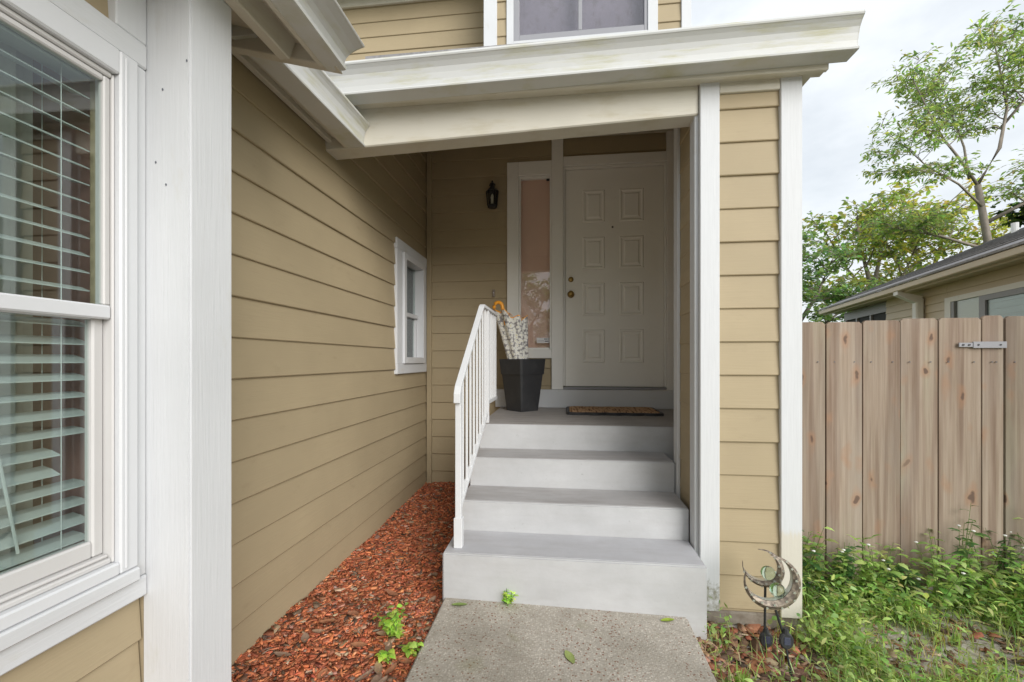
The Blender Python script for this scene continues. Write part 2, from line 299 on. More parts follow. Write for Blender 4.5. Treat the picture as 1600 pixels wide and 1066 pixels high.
# lap siding: row bottoms at .132 + k*.1655 above the bed; every course is a board of its own
EXP, Z0 = .1655, .1325
def siding(house, wname, p0, p1, nrm, z0, z1, holes=(), mat='siding', thick=.12):
    p0 = Vector((p0[0], p0[1], 0)); p1 = Vector((p1[0], p1[1], 0)); L = (p1 - p0).length; d = (p1 - p0) / L; n = Vector((nrm[0], nrm[1], 0))
    cuts = sorted({0, L, *[max(0, min(L, h[0])) for h in holes], *[max(0, min(L, h[1])) for h in holes]})
    def free(a, b, lo, hi):           # z-intervals of the strip a..b left by the holes
        iv = [(lo, hi)]
        for h in holes:
            if h[0] <= a + 1e-6 and h[1] >= b - 1e-6:
                nv = []
                for (l, u) in iv:
                    if h[3] <= l or h[2] >= u: nv.append((l, u)); continue
                    if h[2] > l: nv.append((l, h[2]))
                    if h[3] < u: nv.append((h[3], u))
                iv = nv
        return iv
    wall = MB()
    for a, b in zip(cuts, cuts[1:]):
        for l, u in free(a, b, z0, z1):
            q = [p0 + d * a - n * thick, p0 + d * b - n * thick, p0 + d * b - n * .001, p0 + d * a - n * .001]
            wall.hexa([v + Vector((0, 0, l)) for v in q] + [v + Vector((0, 0, u)) for v in q])
    wo = wall.build(wname, mat, house)
    k0 = math.floor((z0 - Z0) / EXP); k = k0
    while Z0 + k * EXP < z1:
        lo, hi = Z0 + k * EXP, Z0 + (k + 1) * EXP; k += 1
        l_, h_ = max(lo, z0), min(hi, z1)
        if h_ - l_ < .01: continue
        segs = []
        for a, b in zip(cuts, cuts[1:]):
            for iv in free(a, b, l_, h_):
                for sgm in segs:
                    if abs(sgm[1] - a) < 1e-6 and sgm[2] == iv: sgm[1] = b; break
                else: segs.append([a, b, iv])
        wob = random.uniform(-.0015, .0015)
        for a, b, (l, u) in segs:
            if u - l < .006 or b - a < .01: continue
            t = lambda z: .0165 - .0115 * (z - lo) / EXP + wob
            m = MB(); ring = lambda s_: [p0 + d * s_ + Vector((0, 0, l)), p0 + d * s_ + n * (t(l) - .003) + Vector((0, 0, l)), p0 + d * s_ + n * t(l) + Vector((0, 0, l + .004)), p0 + d * s_ + n * t(u) + Vector((0, 0, u)), p0 + d * s_ + Vector((0, 0, u))]
            e = .001; m.loft([ring(a + e), ring(b - e)]).build('siding_board', mat, wo)
    return wo

def gutter(parent, p0, p1, nrm, h=.135, wb=.085, wt=.135, caps=True, name='gutter'):
    p0, p1 = Vector(p0), Vector(p1); n = Vector((nrm[0], nrm[1], 0)); t = .004
    q = wt - wb; face = [(wb - .004, .0), (wb + .003, .002), (wb + .005, .009), (wb + .002, .015), (wb - .004, .017), (wb - .003, h * .30), (wb + q * .06, h * .50), (wb + q * .25, h * .66), (wb + q * .6, h * .79), (wb + q * .9, h * .87), (wt, h * .885), (wt + .003, h * .93), (wt, h)]
    prof = [(0, h * .95), (0, 0)] + face + [(wt - .012, h)] + [(x - .005, max(t, z)) for x, z in face[-3:4:-1]] + [(t, t), (t, h * .95)]
    ring = lambda p: [p + n * a + Vector((0, 0, z)) for a, z in prof]
    g = MB().loft([ring(p0), ring(p1)], caps=True).build(name, 'gutter', parent)
    d = (p1 - p0).normalized()
    if caps:
        outer = prof[:15]
        for p, s_ in ((p0, -1), (p1, 1)):
            m = MB(); r1 = [p + n * a + Vector((0, 0, z)) + d * s_ * .0005 for a, z in outer]; r2 = [v + d * s_ * .004 for v in r1]; m.loft([r1, r2]).build('end_cap', 'gutter', g)
    return g

# ------------------------------------------------------------------ ground, bed, walkway
def gh(x, y):
    t = max(0, min(1, (x - .45) / .3)); z = -.04 - .085 * t
    far = max(0, min(1, (max(abs(x), abs(y)) - 4) / 3)); z = z * (1 - far) + -.06 * far
    if x > .6 and y < 3: z += .018 * mnoise.noise(Vector((x * 2.3, y * 2.3, .3)))
    return z
gx = np.unique(np.concatenate([np.array([-600, -200, -60, -20, -8]), np.arange(-5, 6.01, .12), np.array([7, 8, 12, 20, 60, 200, 600])]))
gy = np.unique(np.concatenate([np.array([-600, -200, -60, -20, -8]), np.arange(-4, 5.01, .12), np.array([6, 8, 12, 20, 60, 200, 600])]))
V = np.array([(x, y, gh(x, y)) for y in gy for x in gx]); nx = len(gx)
F = np.array([(j * nx + i, j * nx + i + 1, (j + 1) * nx + i + 1, (j + 1) * nx + i) for j in range(len(gy) - 1) for i in range(nx - 1)])
fast_mesh('ground', V, [F], 'soil', smooth=True, label='sandy soil and lawn around the house', kind='structure')
def bed_h(x, y): return -.012 + .018 * mnoise.noise(Vector((x * 3, y * 3, 5))) + .01 * mnoise.noise(Vector((x * 11, y * 11, 2))) + .02 * max(0, (y - 2.9))
bxs = np.linspace(-1.31, -.56, 40); bys = np.linspace(-.5, 4.05, 190)
V = np.array([(x, y, bed_h(x, y)) for y in bys for x in bxs]); nx = len(bxs)
F = np.array([(j * nx + i, j * nx + i + 1, (j + 1) * nx + i + 1, (j + 1) * nx + i) for j in range(len(bys) - 1) for i in range(nx - 1)])
fast_mesh('mulch_bed', V, [F], 'mulch_floor', smooth=True, label='planting bed between tan wall and walkway', kind='structure')
wk = MB(); wk.hexa([(-.545, -3, -.12), (.53, -3, -.12), (.575, 2.115, -.12), (-.575, 2.125, -.12), (-.545, -3, .015), (.53, -3, .0), (.575, 2.115, .015), (-.575, 2.125, .034)])
wk.build('walkway', 'aggregate', None, .008, kind='structure', label='exposed aggregate concrete path leading to the steps', seg=2)

bx('reflector', 'bounce_concrete', None, -1.5, 9, -9.5, -3.02, -.2, -.02, .01, kind='structure', label='pale concrete driveway added unseen to bounce light into the porch')  # pale slab added behind the camera to bounce light into the porch
# ------------------------------------------------------------------ the house
HOUSE = empty('house', (-.1, 4, 0), 'tan house with lap siding, white trim and covered front porch', 'house')
def ceil_z(y): return 2.60 + (y - 2.371) * .4407
def under_ceiling(y0, ya, yb): return [(ya - y0 + i * .1 if i else ya - y0, min(ya + (i + 1) * .1, yb) - y0, ceil_z(max(2.371, ya + i * .1)) + .042, 9) for i in range(int(math.ceil((yb - ya) / .1)))]
# left wall (faces the porch steps)
LW = siding(HOUSE, 'side_wall', (-1.31, 1.15), (-1.31, 4.05), (1, 0), -.03, 3.36, holes=[(0, 1.21, 2.50, 9), (2.17, 2.77, 1.15, 2.09)] + under_ceiling(1.15, 2.36, 4.05))
bx('foundation', 'foundation', HOUSE, -1.44, -1.30, 1.3, 4.05, -.15, -.035)
# small window on it
SW = bx('small_window', 'vinyl', HOUSE, -1.40, -1.385, 3.33, 3.92, 1.15, 2.09, 0)
X0, X1 = -1.312, -1.281
for (a, b, c, d) in ((3.24, 3.36, 1.17, 2.08), (3.885, 3.975, 1.17, 2.08)): bx('casing', 'white', SW, X0, X1, a, b, c, d)
bx('casing', 'white_h', SW, X0, X1 + .002, 3.235, 3.98, 2.08, 2.165); bx('casing', 'white_h', SW, X0, X1 + .002, 3.24, 3.975, 1.09, 1.17)
for (a, b, c, d) in ((3.362, 3.415, 1.172, 2.078), (3.845, 3.883, 1.172, 2.078), (3.415, 3.845, 2.03, 2.078), (3.415, 3.845, 1.172, 1.225)): bx('frame', 'vinyl', SW, -1.37, X1 + .016, a, b, c, d)
bx('sash_rail', 'vinyl', SW, -1.36, -1.315, 3.415, 3.845, 1.575, 1.61)
bx('lower_sash', 'vinyl', SW, -1.362, -1.33, 3.415, 3.445, 1.225, 1.575); bx('lower_sash', 'vinyl', SW, -1.362, -1.33, 3.815, 3.845, 1.225, 1.575)
bx('pane', 'glass', SW, -1.352, -1.348, 3.415, 3.845, 1.225, 2.03, 0)
bx('dark_interior', 'screen', SW, -1.383, -1.38, 3.40, 3.87, 1.2, 2.06, 0)

# rear wall of the porch
back_holes = [(-.45 + 1.31, -.105 + 1.31, 1.26, 2.96), (-.02 + 1.31, .98 + 1.31, .80, 3.05)]
BW = siding(HOUSE, 'entry_wall', (-1.31, 4.05), (1.04, 4.05), (0, -1), -.05, 3.36, holes=back_holes)
bx('corner_board', 'siding', HOUSE, -1.292, -1.245, 4.008, 4.049, -.03, 3.24)
bx('frieze_board', 'beam', HOUSE, -1.31, 1.02, 4.012, 4.03, 3.262, 3.36)
# entry: frame, sidelight, door, threshold
EN = bx('door_frame', 'white_n', HOUSE, -.095, .012, 4.005, 4.14, .93, 3.265)
bx('jamb', 'white_n', EN, .94, 1.024, 4.005, 4.14, .93, 3.265); bx('head', 'white_n', EN, .0125, .9395, 4.008, 4.14, 2.998, 3.085)
bx('stop', 'white_n', EN, .0125, .03, 4.03, 4.14, .96, 2.997); bx('stop', 'white_n', EN, .924, .9395, 4.03, 4.14, .96, 2.997); bx('stop', 'white_n', EN, .0305, .9235, 4.03, 4.14, 2.975, 2.997)
bx('kick_board', 'white_h', EN, -.62, 1.024, 3.985, 4.032, .762, .928); bx('sill', 'alum', EN, .013, .939, 4.01, 4.14, .931, .952)
DR = MB(); DR.box(.032, .922, 4.055, 4.10, .957, 2.972)
DR = DR.build('front_door', 'door', HOUSE, .002)
for (xa, xb) in ((.192, .394), (.526, .745)):
    for (za, zb) in ((2.479, 2.78), (2.046, 2.344), (1.612, 1.918), (1.178, 1.484)):
        m = MB(); e = .03
        def ring(k, y): return [(xa + k, y, za + k), (xb - k, y, za + k), (xb - k, y, zb - k), (xa + k, y, zb - k)]
        m.loft([ring(0, 4.056), ring(.006, 4.046), ring(.017, 4.046), ring(.026, 4.0535), ring(.038, 4.0535), ring(.052, 4.046)], caps=True).build('panel', 'door', DR)
for z, r in ((1.953, .024), (1.815, .028)):
    m = MB(); n = 18
    rr = [(0.001, 3.995), (r * .55, 3.997), (r * .9, 4.005), (r, 4.014), (r * .85, 4.026), (r * .45, 4.032), (r * .45, 4.04), (r * 1.15, 4.043), (r * 1.2, 4.055)] if z < 1.9 else [(0.001, 4.028), (r * .7, 4.03), (r * .95, 4.036), (r * 1.05, 4.055)]
    m.loft([[(.083 + a * math.cos(2 * math.pi * j / n), y, z + a * math.sin(2 * math.pi * j / n)) for j in range(n)] for a, y in rr]).build('door_knob' if z < 1.9 else 'deadbolt', 'brass', DR, smooth=True)
m = MB(); m.loft([[(.464 + a * math.cos(j * math.pi / 6), y, 2.43 + a * math.sin(j * math.pi / 6)) for j in range(12)] for a, y in ((.009, 4.056), (.009, 4.05), (.005, 4.049))]).build('peephole', 'black_metal', DR)
SL = bx('sidelight', 'white_n', HOUSE, -.513, -.403, 4.012, 4.10, 1.218, 3.06)
bx('frame_top', 'white_n', SL, -.4028, -.0955, 4.012, 4.10, 2.93, 3.06); bx('frame_bottom', 'white_n', SL, -.4028, -.0955, 4.012, 4.10, 1.218, 1.30)
bx('frame_side', 'white_n', SL, -.113, -.0955, 4.02, 4.10, 1.3005, 2.9295)
for a, b, c, d in ((-.4028, -.385, 1.3005, 2.9295), (-.3848, -.1132, 2.905, 2.9295), (-.3848, -.1132, 1.3005, 1.318)): bx('glazing_bead', 'white_n', SL, a, b, 4.035, 4.075, c, d)
bx('pane', 'glass_door', SL, -.385, -.113, 4.062, 4.066, 1.30, 2.93, 0)
bx('window_shade', 'peach', SL, -.42, -.09, 4.11, 4.113, 1.25, 2.98, 0, label='peach coloured shade behind narrow glass beside the door')
stk = bx('sticker', 'print', SL, -.236, -.116, 4.0595, 4.0605, 1.362, 1.411, 0)
for a, b, c, d in ((-.165, -.150, 1.394, 1.404), (-.146, -.138, 1.393, 1.405), (-.134, -.124, 1.395, 1.403), (-.230, -.165, 1.380, 1.383), (-.160, -.125, 1.374, 1.384)): bx('lettering', 'ink', SL, a, b, 4.0590, 4.0594, c, d, 0)
bx('alarm_sensor', 'black_metal', SL, -.145, -.115, 4.045, 4.061, 2.885, 2.904)
db = bx('doorbell', 'trunk', HOUSE, -.653, -.631, 4.018, 4.04, 1.80, 1.87); bx('button', 'print', db, -.646, -.638, 4.014, 4.018, 1.832, 1.842)
# porch right side wall and porch pillar
siding(HOUSE, 'porch_side_wall', (1.04, 2.68), (1.04, 4.03), (-1, 0), -.05, 3.3, holes=under_ceiling(2.68, 2.68, 4.03), thick=.1)
PC = bx('porch_pillar', 'siding', HOUSE, .686, 1.14, 2.262, 2.665, -.05, 2.62, 0)
siding(HOUSE, 'pillar_front', (.700, 2.262), (1.14, 2.262), (0, -1), -.05, 2.56, thick=.004)
siding(HOUSE, 'pillar_side', (.6985, 2.30), (.6985, 2.64), (-1, 0), -.05, 2.56, thick=.004)
bx('trim_board', 'foot_mildew', PC, .683, .776, 2.232, 2.262, -.045, 2.60); bx('trim_board', 'foot_bare', PC, 1.060, 1.158, 2.232, 2.262, -.055, 2.62)
bx('trim_board', 'beam', PC, .7765, 1.0595, 2.236, 2.262, 2.525, 2.60); bx('trim_board', 'white', PC, .665, .6855, 2.2625, 2.345, -.04, 2.56)
bx('trim_board', 'white', PC, .668, .6855, 2.60, 2.685, .34, 2.60)
bx('trim_board', 'white', PC, 1.141, 1.158, 2.2625, 2.36, -.055, 2.62)
bx('pillar_footing', 'foundation', PC, .68, 1.15, 2.255, 2.70, -.35, -.052, .01)
# porch beam, ceiling, gutter, roof
BM = MB().hexa([(-1.31, 2.25, 2.362), (.6825, 2.25, 2.433), (.6825, 2.37, 2.433), (-1.31, 2.37, 2.362), (-1.31, 2.25, 2.70), (.6825, 2.25, 2.70), (.6825, 2.37, 2.70), (-1.31, 2.37, 2.70)]).build('porch_beam', 'beam', HOUSE, .006)
MB().hexa([(-1.31, 2.371, 2.60), (1.04, 2.371, 2.60), (1.04, 4.05, 3.34), (-1.31, 4.05, 3.34), (-1.31, 2.371, 2.64), (1.04, 2.371, 2.64), (1.04, 4.05, 3.38), (-1.31, 4.05, 3.38)]).build('porch_ceiling', 'beam', HOUSE)
bx('fascia', 'beam', HOUSE, -1.29, 1.245, 2.175, 2.20, 2.565, 2.74)
bx('soffit', 'beam', HOUSE, -1.10, 1.245, 2.2005, 2.2495, 2.575, 2.60); bx('soffit_return', 'beam', HOUSE, 1.1585, 1.245, 2.2505, 4.1, 2.622, 2.645)
gutter(HOUSE, (-1.29, 2.174, 2.553), (1.315, 2.174, 2.592), (0, -1), .145, .085, .125)
MB().hexa([(-1.0, 2.10, 2.725), (1.30, 2.10, 2.725), (1.30, 4.04, 3.50), (-1.0, 4.04, 3.50), (-1.0, 2.10, 2.755), (1.30, 2.10, 2.755), (1.30, 4.04, 3.53), (-1.0, 4.04, 3.53)]).build('porch_roof', 'shingle', HOUSE)
# eave along the left wall
bx('frieze_board', 'beam', HOUSE, -1.292, -1.262, 1.3, 2.36, 2.405, 2.50); bx('soffit', 'beam', HOUSE, -1.262, -1.19, 1.3, 2.249, 2.43, 2.45)
bx('fascia', 'beam', HOUSE, -1.19, -1.168, 1.3, 2.249, 2.37, 2.52)
gutter(HOUSE, (-1.167, 1.40, 2.345), (-1.167, 2.243, 2.368), (1, 0), .125, .092, .120)
MB().hexa([(-4.2, 1.47, 3.3), (-1.16, 1.47, 2.50), (-1.16, 2.249, 2.50), (-4.2, 2.249, 3.3), (-4.2, 1.47, 3.34), (-1.16, 1.47, 2.54), (-1.16, 2.249, 2.54), (-4.2, 2.249, 3.34)]).build('side_roof', 'shingle', HOUSE)
MB().hexa([(-4.2, 2.25, 3.3), (-1.44, 2.25, 2.575), (-1.44, 4.5, 2.575), (-4.2, 4.5, 3.3), (-4.2, 2.25, 3.34), (-1.44, 2.25, 2.615), (-1.44, 4.5, 2.615), (-4.2, 4.5, 3.34)]).build('side_roof', 'shingle', HOUSE)
# upper storey
uh = [(-.452 + .735, .864 + .735, 4.235, 5.45)]
siding(HOUSE, 'upper_wall', (-.735, 4.05), (1.15, 4.05), (0, -1), 3.362, 6.2, holes=uh)
bx('corner_board', 'white', HOUSE, -.738, -.611, 4.02, 4.05, 3.4, 6.2); bx('corner_board', 'white', HOUSE, 1.07, 1.155, 4.02, 4.05, 3.4, 6.2)
UW = bx('upper_window', 'white', HOUSE, -.519, -.4525, 4.018, 4.06, 4.1, 5.5)
bx('casing', 'white', UW, .775, .864, 4.018, 4.06, 4.1, 5.5); bx('casing', 'white_h', UW, -.4522, .7748, 4.018, 4.06, 4.14, 4.2)
for a, b, c, d in ((-.452, -.40, 4.2, 5.45), (.745, .775, 4.2, 5.45), (-.3998, .7448, 4.2, 4.26), (-.3998, .7448, 5.4, 5.45), (.15, .185, 4.2605, 5.3995)): bx('frame', 'alum', UW, a, b, 4.03, 4.09, c, d)
bx('pane', 'glass_dark', UW, -.40, .15, 4.062, 4.066, 4.26, 5.4, 0); bx('pane', 'glass_dark', UW, .185, .745, 4.054, 4.058, 4.26, 5.4, 0)
bx('window_shade', 'dusk', UW, -.44, .77, 4.17, 4.175, 4.2, 5.45, 0)
siding(HOUSE, 'upper_side_wall', (-4.2, 4.55), (-.735, 4.55), (0, -1), 2.8, 5.3)
bx('frieze_board', 'beam', HOUSE, -4.2, -.74, 4.51, 4.535, 5.10, 5.26); bx('soffit', 'beam', HOUSE, -4.2, -.74, 4.14, 4.549, 5.262, 5.29); bx('fascia', 'beam', HOUSE, -4.2, -.74, 4.11, 4.139, 5.20, 5.42)
bx('upper_core', 'siding', HOUSE, -4.2, 1.12, 4.72, 8.5, 0, 6.2, 0); bx('upper_return_wall', 'siding', HOUSE, -.733, -.60, 4.175, 4.72, 3.3, 6.2, 0)
bx('lower_core', 'siding', HOUSE, -4.2, 1.12, 4.30, 4.71, -.05, 3.3, 0)
MB().hexa([(-4.4, 3.8, 6.2), (1.4, 3.8, 6.2), (1.4, 6.3, 7.3), (-4.4, 6.3, 7.3), (-4.4, 3.8, 6.25), (1.4, 3.8, 6.25), (1.4, 6.3, 7.35), (-4.4, 6.3, 7.35)]).build('added_roof', 'shingle', HOUSE)  # out-of-view roof slab, added so light falls plausibly on the house

# front wing with the big window (left)
WW = siding(HOUSE, 'wing_wall', (-1.116, -3.0), (-1.116, 1.014), (1, 0), -.05, 2.42, holes=[(2.70, 3.95, Z0 + 3 * EXP, 1.97)], thick=.06)
post = bx('corner_post', 'rough', HOUSE, -1.101, -.9605, 1.0155, 1.160, -.05, 2.60, .005, seg=2)
bx('wing_end_wall', 'siding', HOUSE, -1.47, -1.102, 1.02, 1.15, -.05, 2.42, 0)
BWN = bx('front_window', 'rough_h', HOUSE, -1.13, -1.083, -.36, 1.0145, .584, .638, .004)
bx('casing', 'white', BWN, -1.13, -1.087, .9835, 1.0145, .6385, 1.961); bx('casing', 'white', BWN, -1.13, -1.087, -.36, -.30, .6385, 1.961)
bx('head_board', 'rough_h', BWN, -1.13, -1.083, -.36, 1.0145, 1.9615, 2.025, .004); bx('head_board', 'rough', BWN, -1.13, -1.0855, .936, 1.0145, 2.0255, 2.42)
bx('sill', 'white_h', BWN, -1.15, -1.068, -.30, .983, .6385, .6735, .004)
for a, b, c, d in ((.937, .983, .674, 1.961), (-.30, -.254, .674, 1.961), (-.2538, .9368, 1.90, 1.961), (-.2538, .9368, .674, .705)): bx('frame', 'vinyl', BWN, -1.145, -1.075, a, b, c, d, .004)
for a, b, c, d in ((.947, .953, .684, 1.95),): bx('bead', 'vinyl', BWN, -1.0755, -1.0715, a, b, c, d, .0015)
bx('frame_groove', 'vinyl_grey', BWN, -1.14, -1.089, .930, .9368, .7055, 1.8995); bx('frame_groove', 'vinyl_grey', BWN, -1.14, -1.089, -.2535, .9298, 1.887, 1.8995); bx('frame_groove', 'vinyl_grey', BWN, -1.14, -1.091, -.2535, .9298, .7055, .718); bx('frame_groove', 'vinyl_grey', BWN, -1.14, -1.099, -.2535, .9298, .7185, .727)
US = bx('upper_sash', 'vinyl', BWN, -1.112, -1.091, -.2535, .9296, 1.299, 1.333, .004)
bx('stile', 'vinyl_grey', BWN, -1.112, -1.094, .914, .9296, 1.3335, 1.8865); bx('top_rail', 'vinyl_grey', BWN, -1.112, -1.094, -.2535, .9138, 1.872, 1.8865)
bx('pane', 'glass', BWN, -1.106, -1.102, -.2535, .914, 1.333, 1.872, 0)
LS = bx('lower_sash', 'vinyl_grey', BWN, -1.138, -1.1125, .904, .9296, .7275, 1.325, .004)
bx('bottom_rail', 'vinyl_grey', BWN, -1.138, -1.1125, -.2535, .9038, .7275, .768, .004); bx('meeting_rail', 'vinyl', BWN, -1.138, -1.1125, -.2535, .9038, 1.297, 1.325)
bx('pane', 'glass', BWN, -1.127, -1.123, -.2535, .904, .768, 1.297, 0)
room = MB(); room.box(-4, -3.9, -2.9, 1.0, 0, 2.4); room.box(-4, -1.20, -2.9, -2.8, 0, 2.4); room.box(-4, -1.20, 1.0, 1.012, 0, 2.4); room.box(-4, -1.20, -2.9, 1.0, -.04, 0.0); room.box(-4, -1.20, -2.9, 1.0, 2.35, 2.4)
room.build('room_wall', 'room', HOUSE)
# wing eave: ledger beam, sloping soffit, gutter, barge board, roof
MB().hexa([(-.959, -3, 2.20), (-.920, -3, 2.20), (-.920, 1.37, 2.225), (-.959, 1.37, 2.225), (-.959, -3, 2.36), (-.920, -3, 2.35), (-.920, 1.42, 2.35), (-.959, 1.42, 2.36)]).build('ledger_beam', 'beam', HOUSE, .004)
MB().hexa([(-1.2, -3, 2.40), (-.842, -3, 2.285), (-.842, 1.41, 2.285), (-1.2, 1.41, 2.40), (-1.2, -3, 2.43), (-.842, -3, 2.315), (-.842, 1.41, 2.315), (-1.2, 1.41, 2.43)]).build('wing_soffit', 'beam', HOUSE)
bx('wing_fascia', 'beam', HOUSE, -.8415, -.822, -3, 1.412, 2.222, 2.33)
gutter(HOUSE, (-.8215, -3, 2.222), (-.8215, 1.435, 2.222), (1, 0), .085, .062, .132)
MB().hexa([(-1.45, 1.413, 2.395), (-.775, 1.413, 2.218), (-.775, 1.455, 2.218), (-1.45, 1.455, 2.395), (-1.45, 1.413, 2.50), (-.823, 1.413, 2.33), (-.823, 1.455, 2.33), (-1.45, 1.455, 2.50)]).build('barge_board', 'beam', HOUSE, .003)
MB().hexa([(-4.2, -3, 3.25), (-.79, -3, 2.332), (-.79, 1.46, 2.332), (-4.2, 1.46, 3.25), (-4.2, -3, 3.29), (-.79, -3, 2.365), (-.79, 1.46, 2.365), (-4.2, 1.46, 3.29)]).build('wing_roof', 'shingle', HOUSE)
for x0, z in ((-.97, 1.98), (-1.04, 1.91), (-1.06, 1.72), (-1.03, 1.66)): MB().lathe((x0, 1.0145, z), [(.0012, -.003), (.0022, 0), (.0012, .003)], 6).build('nail_hole', 'ink', post)

# ------------------------------------------------------------------ blind and curtain inside the wing window
BL = empty('window_blind', (-1.2, .33, .74), 'pale green white slatted blind, some slats broken short, behind left window', 'blind')
z = .772; i = 0
while z < 1.87:
    short = i in (4, 5)
    y1 = .865 if short else .927
    tl = .007 + random.uniform(-.002, .002)
    m = MB(); ys = [-.23, y1]
    ring = lambda y: [(-1.195, y, z + tl), (-1.172, y, z + .002), (-1.149, y, z - tl), (-1.149, y, z - tl + .003), (-1.172, y, z + .0055), (-1.195, y, z + tl + .003)]
    m.loft([ring(-.23), ring(y1)]).build('slat', 'slat', BL); z += .043; i += 1
bx('head_rail', 'slat', BL, -1.20, -1.147, -.235, .93, 1.885, 1.93); bx('bottom_rail', 'slat', BL, -1.195, -1.149, -.23, .927, .735, .749)
for y in (.865, .35, -.12):
    for x in (-1.1975, -1.1465): MB().tube([(x, y, .74), (x, y, 1.885)], .0012, 4).build('ladder_cord', 'slat', BL)
MB().tube([(-1.1455, .69, 1.6), (-1.1455, .735, 1.12), (-1.1455, .785, .79)], .003, 6).build('tilt_wand', 'slat', BL)
def curtain(name, x0, y0, y1, z0, z1, amp, waves, label):
    ys = np.linspace(y0, y1, 40); m = MB(); r1 = []; r2 = []
    pr = [(x0 + amp * math.sin(waves * 2 * math.pi * (y - y0) / (y1 - y0)), y) for y in ys]
    rings = [[(x, y, zz) for x, y in pr] + [(x - .003, y, zz) for x, y in pr[::-1]] for zz in (z0, z1)]
    return m.loft(rings).build(name, 'curtain', None, smooth=False, label=label, cat='curtain')
curtain('curtain', -1.30, .62, .92, .35, 2.1, .03, 4, 'white curtain hanging behind the blind of left window')

# ------------------------------------------------------------------ steps
ST = empty('porch_steps', (.05, 2.5, 0), 'four grey painted concrete steps rising to the front door', 'steps')
def step(x0, x1, y0, y1, z0, z1, tmat):
    s = bx('step', 'step', ST, x0, x1, y0, y1, z0, z1, .006, seg=2)
    V = []; n = 14; m = MB(); m.box(x0 + .006, x1 - .006, y0 + .012, y1 - .004, z1 + .0005, z1 + .003); m.build('tread', tmat, s)
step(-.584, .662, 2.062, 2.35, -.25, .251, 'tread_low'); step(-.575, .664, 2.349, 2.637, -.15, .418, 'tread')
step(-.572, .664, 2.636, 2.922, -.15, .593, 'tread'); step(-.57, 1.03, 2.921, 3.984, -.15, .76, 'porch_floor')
# ------------------------------------------------------------------ railing
RA = empty('stair_railing', (-.52, 2.15, .254), 'white painted metal railing with rust spots beside the steps', 'railing')
rx = -.52
def sq(pts, w, name, mat='rail', h=None):
    """square bar along a polyline in the plane x = rx"""
    h = h or w; pts = [Vector((rx, y, z)) for y, z in pts]; rings = []
    for i, p in enumerate(pts):
        d = (pts[min(i + 1, len(pts) - 1)] - pts[max(i - 1, 0)]).normalized(); up = Vector((1, 0, 0)).cross(d)
        rings.append([p + Vector((sx * w / 2, 0, 0)) + up * (sz * h / 2) for sx, sz in ((-1, -1), (1, -1), (1, 1), (-1, 1))])
    return MB().loft(rings).build(name, mat, RA, .002)
sq([(2.135, .40), (2.135, 1.045)], .030, 'newel_post'); sq([(2.135, .2545), (2.135, .405)], .042, 'post_sleeve')
sq([(2.105, .985), (2.106, 1.03), (2.125, 1.062), (2.15, 1.083), (2.76, 1.545), (2.79, 1.558), (3.34, 1.558)], .034, 'handrail', h=.02)
sq([(2.15, .452), (2.93, .83)], .025, 'bottom_rail'); sq([(2.99, .905), (3.36, .905)], .025, 'bottom_rail')
sq([(2.965, .764), (2.965, 1.547)], .030, 'middle_post'); sq([(3.345, .764), (3.345, 1.547)], .025, 'end_post') if False else None
slope_b = (.83 - .452) / .78; slope_t = (1.545 - 1.083) / .61
for y in (2.225, 2.32, 2.415, 2.51, 2.605, 2.70, 2.795, 2.88):
    zt = 1.073 + (y - 2.15) * slope_t if y < 2.77 else 1.547
    sq([(y, .46 + (y - 2.15) * slope_b), (y, zt)], .0125, 'baluster')
for y in (3.05, 3.13, 3.21, 3.29, 3.35): sq([(y, .90), (y, 1.547)], .014, 'baluster')

# ------------------------------------------------------------------ planter, umbrella, mat, lantern
PL = empty('planter', (-.343, 3.74, .763), 'tall square black plastic planter beside the front door', 'planter')
def diamond(hd, z, c=(-.343, 3.74)):
    a = R(3); pts = []
    for k in range(4):
        t = a + k * math.pi / 2 - math.pi / 2; p = Vector((c[0] + hd * math.cos(t), c[1] + hd * math.sin(t))); pts.append(p)
    out = []
    for k in range(4):        # softened corners
        p, q, r = pts[k - 1], pts[k], pts[(k + 1) % 4]
        for f in (.05,): out += [q + (p - q) * f, q + (r - q) * f]
    return [(p.x, p.y, z) for p in out]
MB().loft([diamond(.143, .763), diamond(.188, 1.083), diamond(.178, 1.083), diamond(.137, .80)], caps=True).build('body', 'black_plastic', PL)
MB().loft([diamond(.197, 1.078), diamond(.211, 1.205), diamond(.209, 1.21), diamond(.198, 1.21), diamond(.183, 1.078)], caps=False).build('rim', 'black_plastic', PL)
MB().loft([diamond(.18, 1.06), diamond(.18, 1.065)]).build('soil', 'soil', PL)
UM = empty('umbrella', (-.395, 3.72, 1.07), 'folded floral umbrella with orange hook handle standing in planter', 'umbrella')
rings = []; nseg = 48
for t in np.linspace(0, 1, 12):
    cx = -.365 - .08 * t; cz = 1.07 + .52 * t; rad = .062 + .068 * t ** .75
    rings.append([(cx + rad * (1 + (.10 + .06 * t) * math.sin(7 * th + 2 * t)) * math.cos(th), 3.72 + .85 * rad * (1 + (.10 + .06 * t) * math.sin(7 * th + 2 * t)) * math.sin(th), cz + (.02 * math.sin(7 * th + 2 * t) * t + .012 * math.cos(3 * th) * t) - (.035 * math.cos(th) * t)) for th in [2 * math.pi * j / nseg for j in range(nseg)]])
MB().loft(rings, caps=False).build('canopy', 'floral', UM, smooth=True)
rim = [((Vector(p) - Vector((-.445, 3.72, p[2]))) * 1.02 + Vector((-.445, 3.72, p[2]))) for p in rings[-1]]
MB().loft([rings[-1], [tuple(p + Vector((0, 0, .006))) for p in rim], [tuple(p + Vector((0, 0, -.002))) for p in rim]], caps=False).build('trim_edge', 'orange', UM)
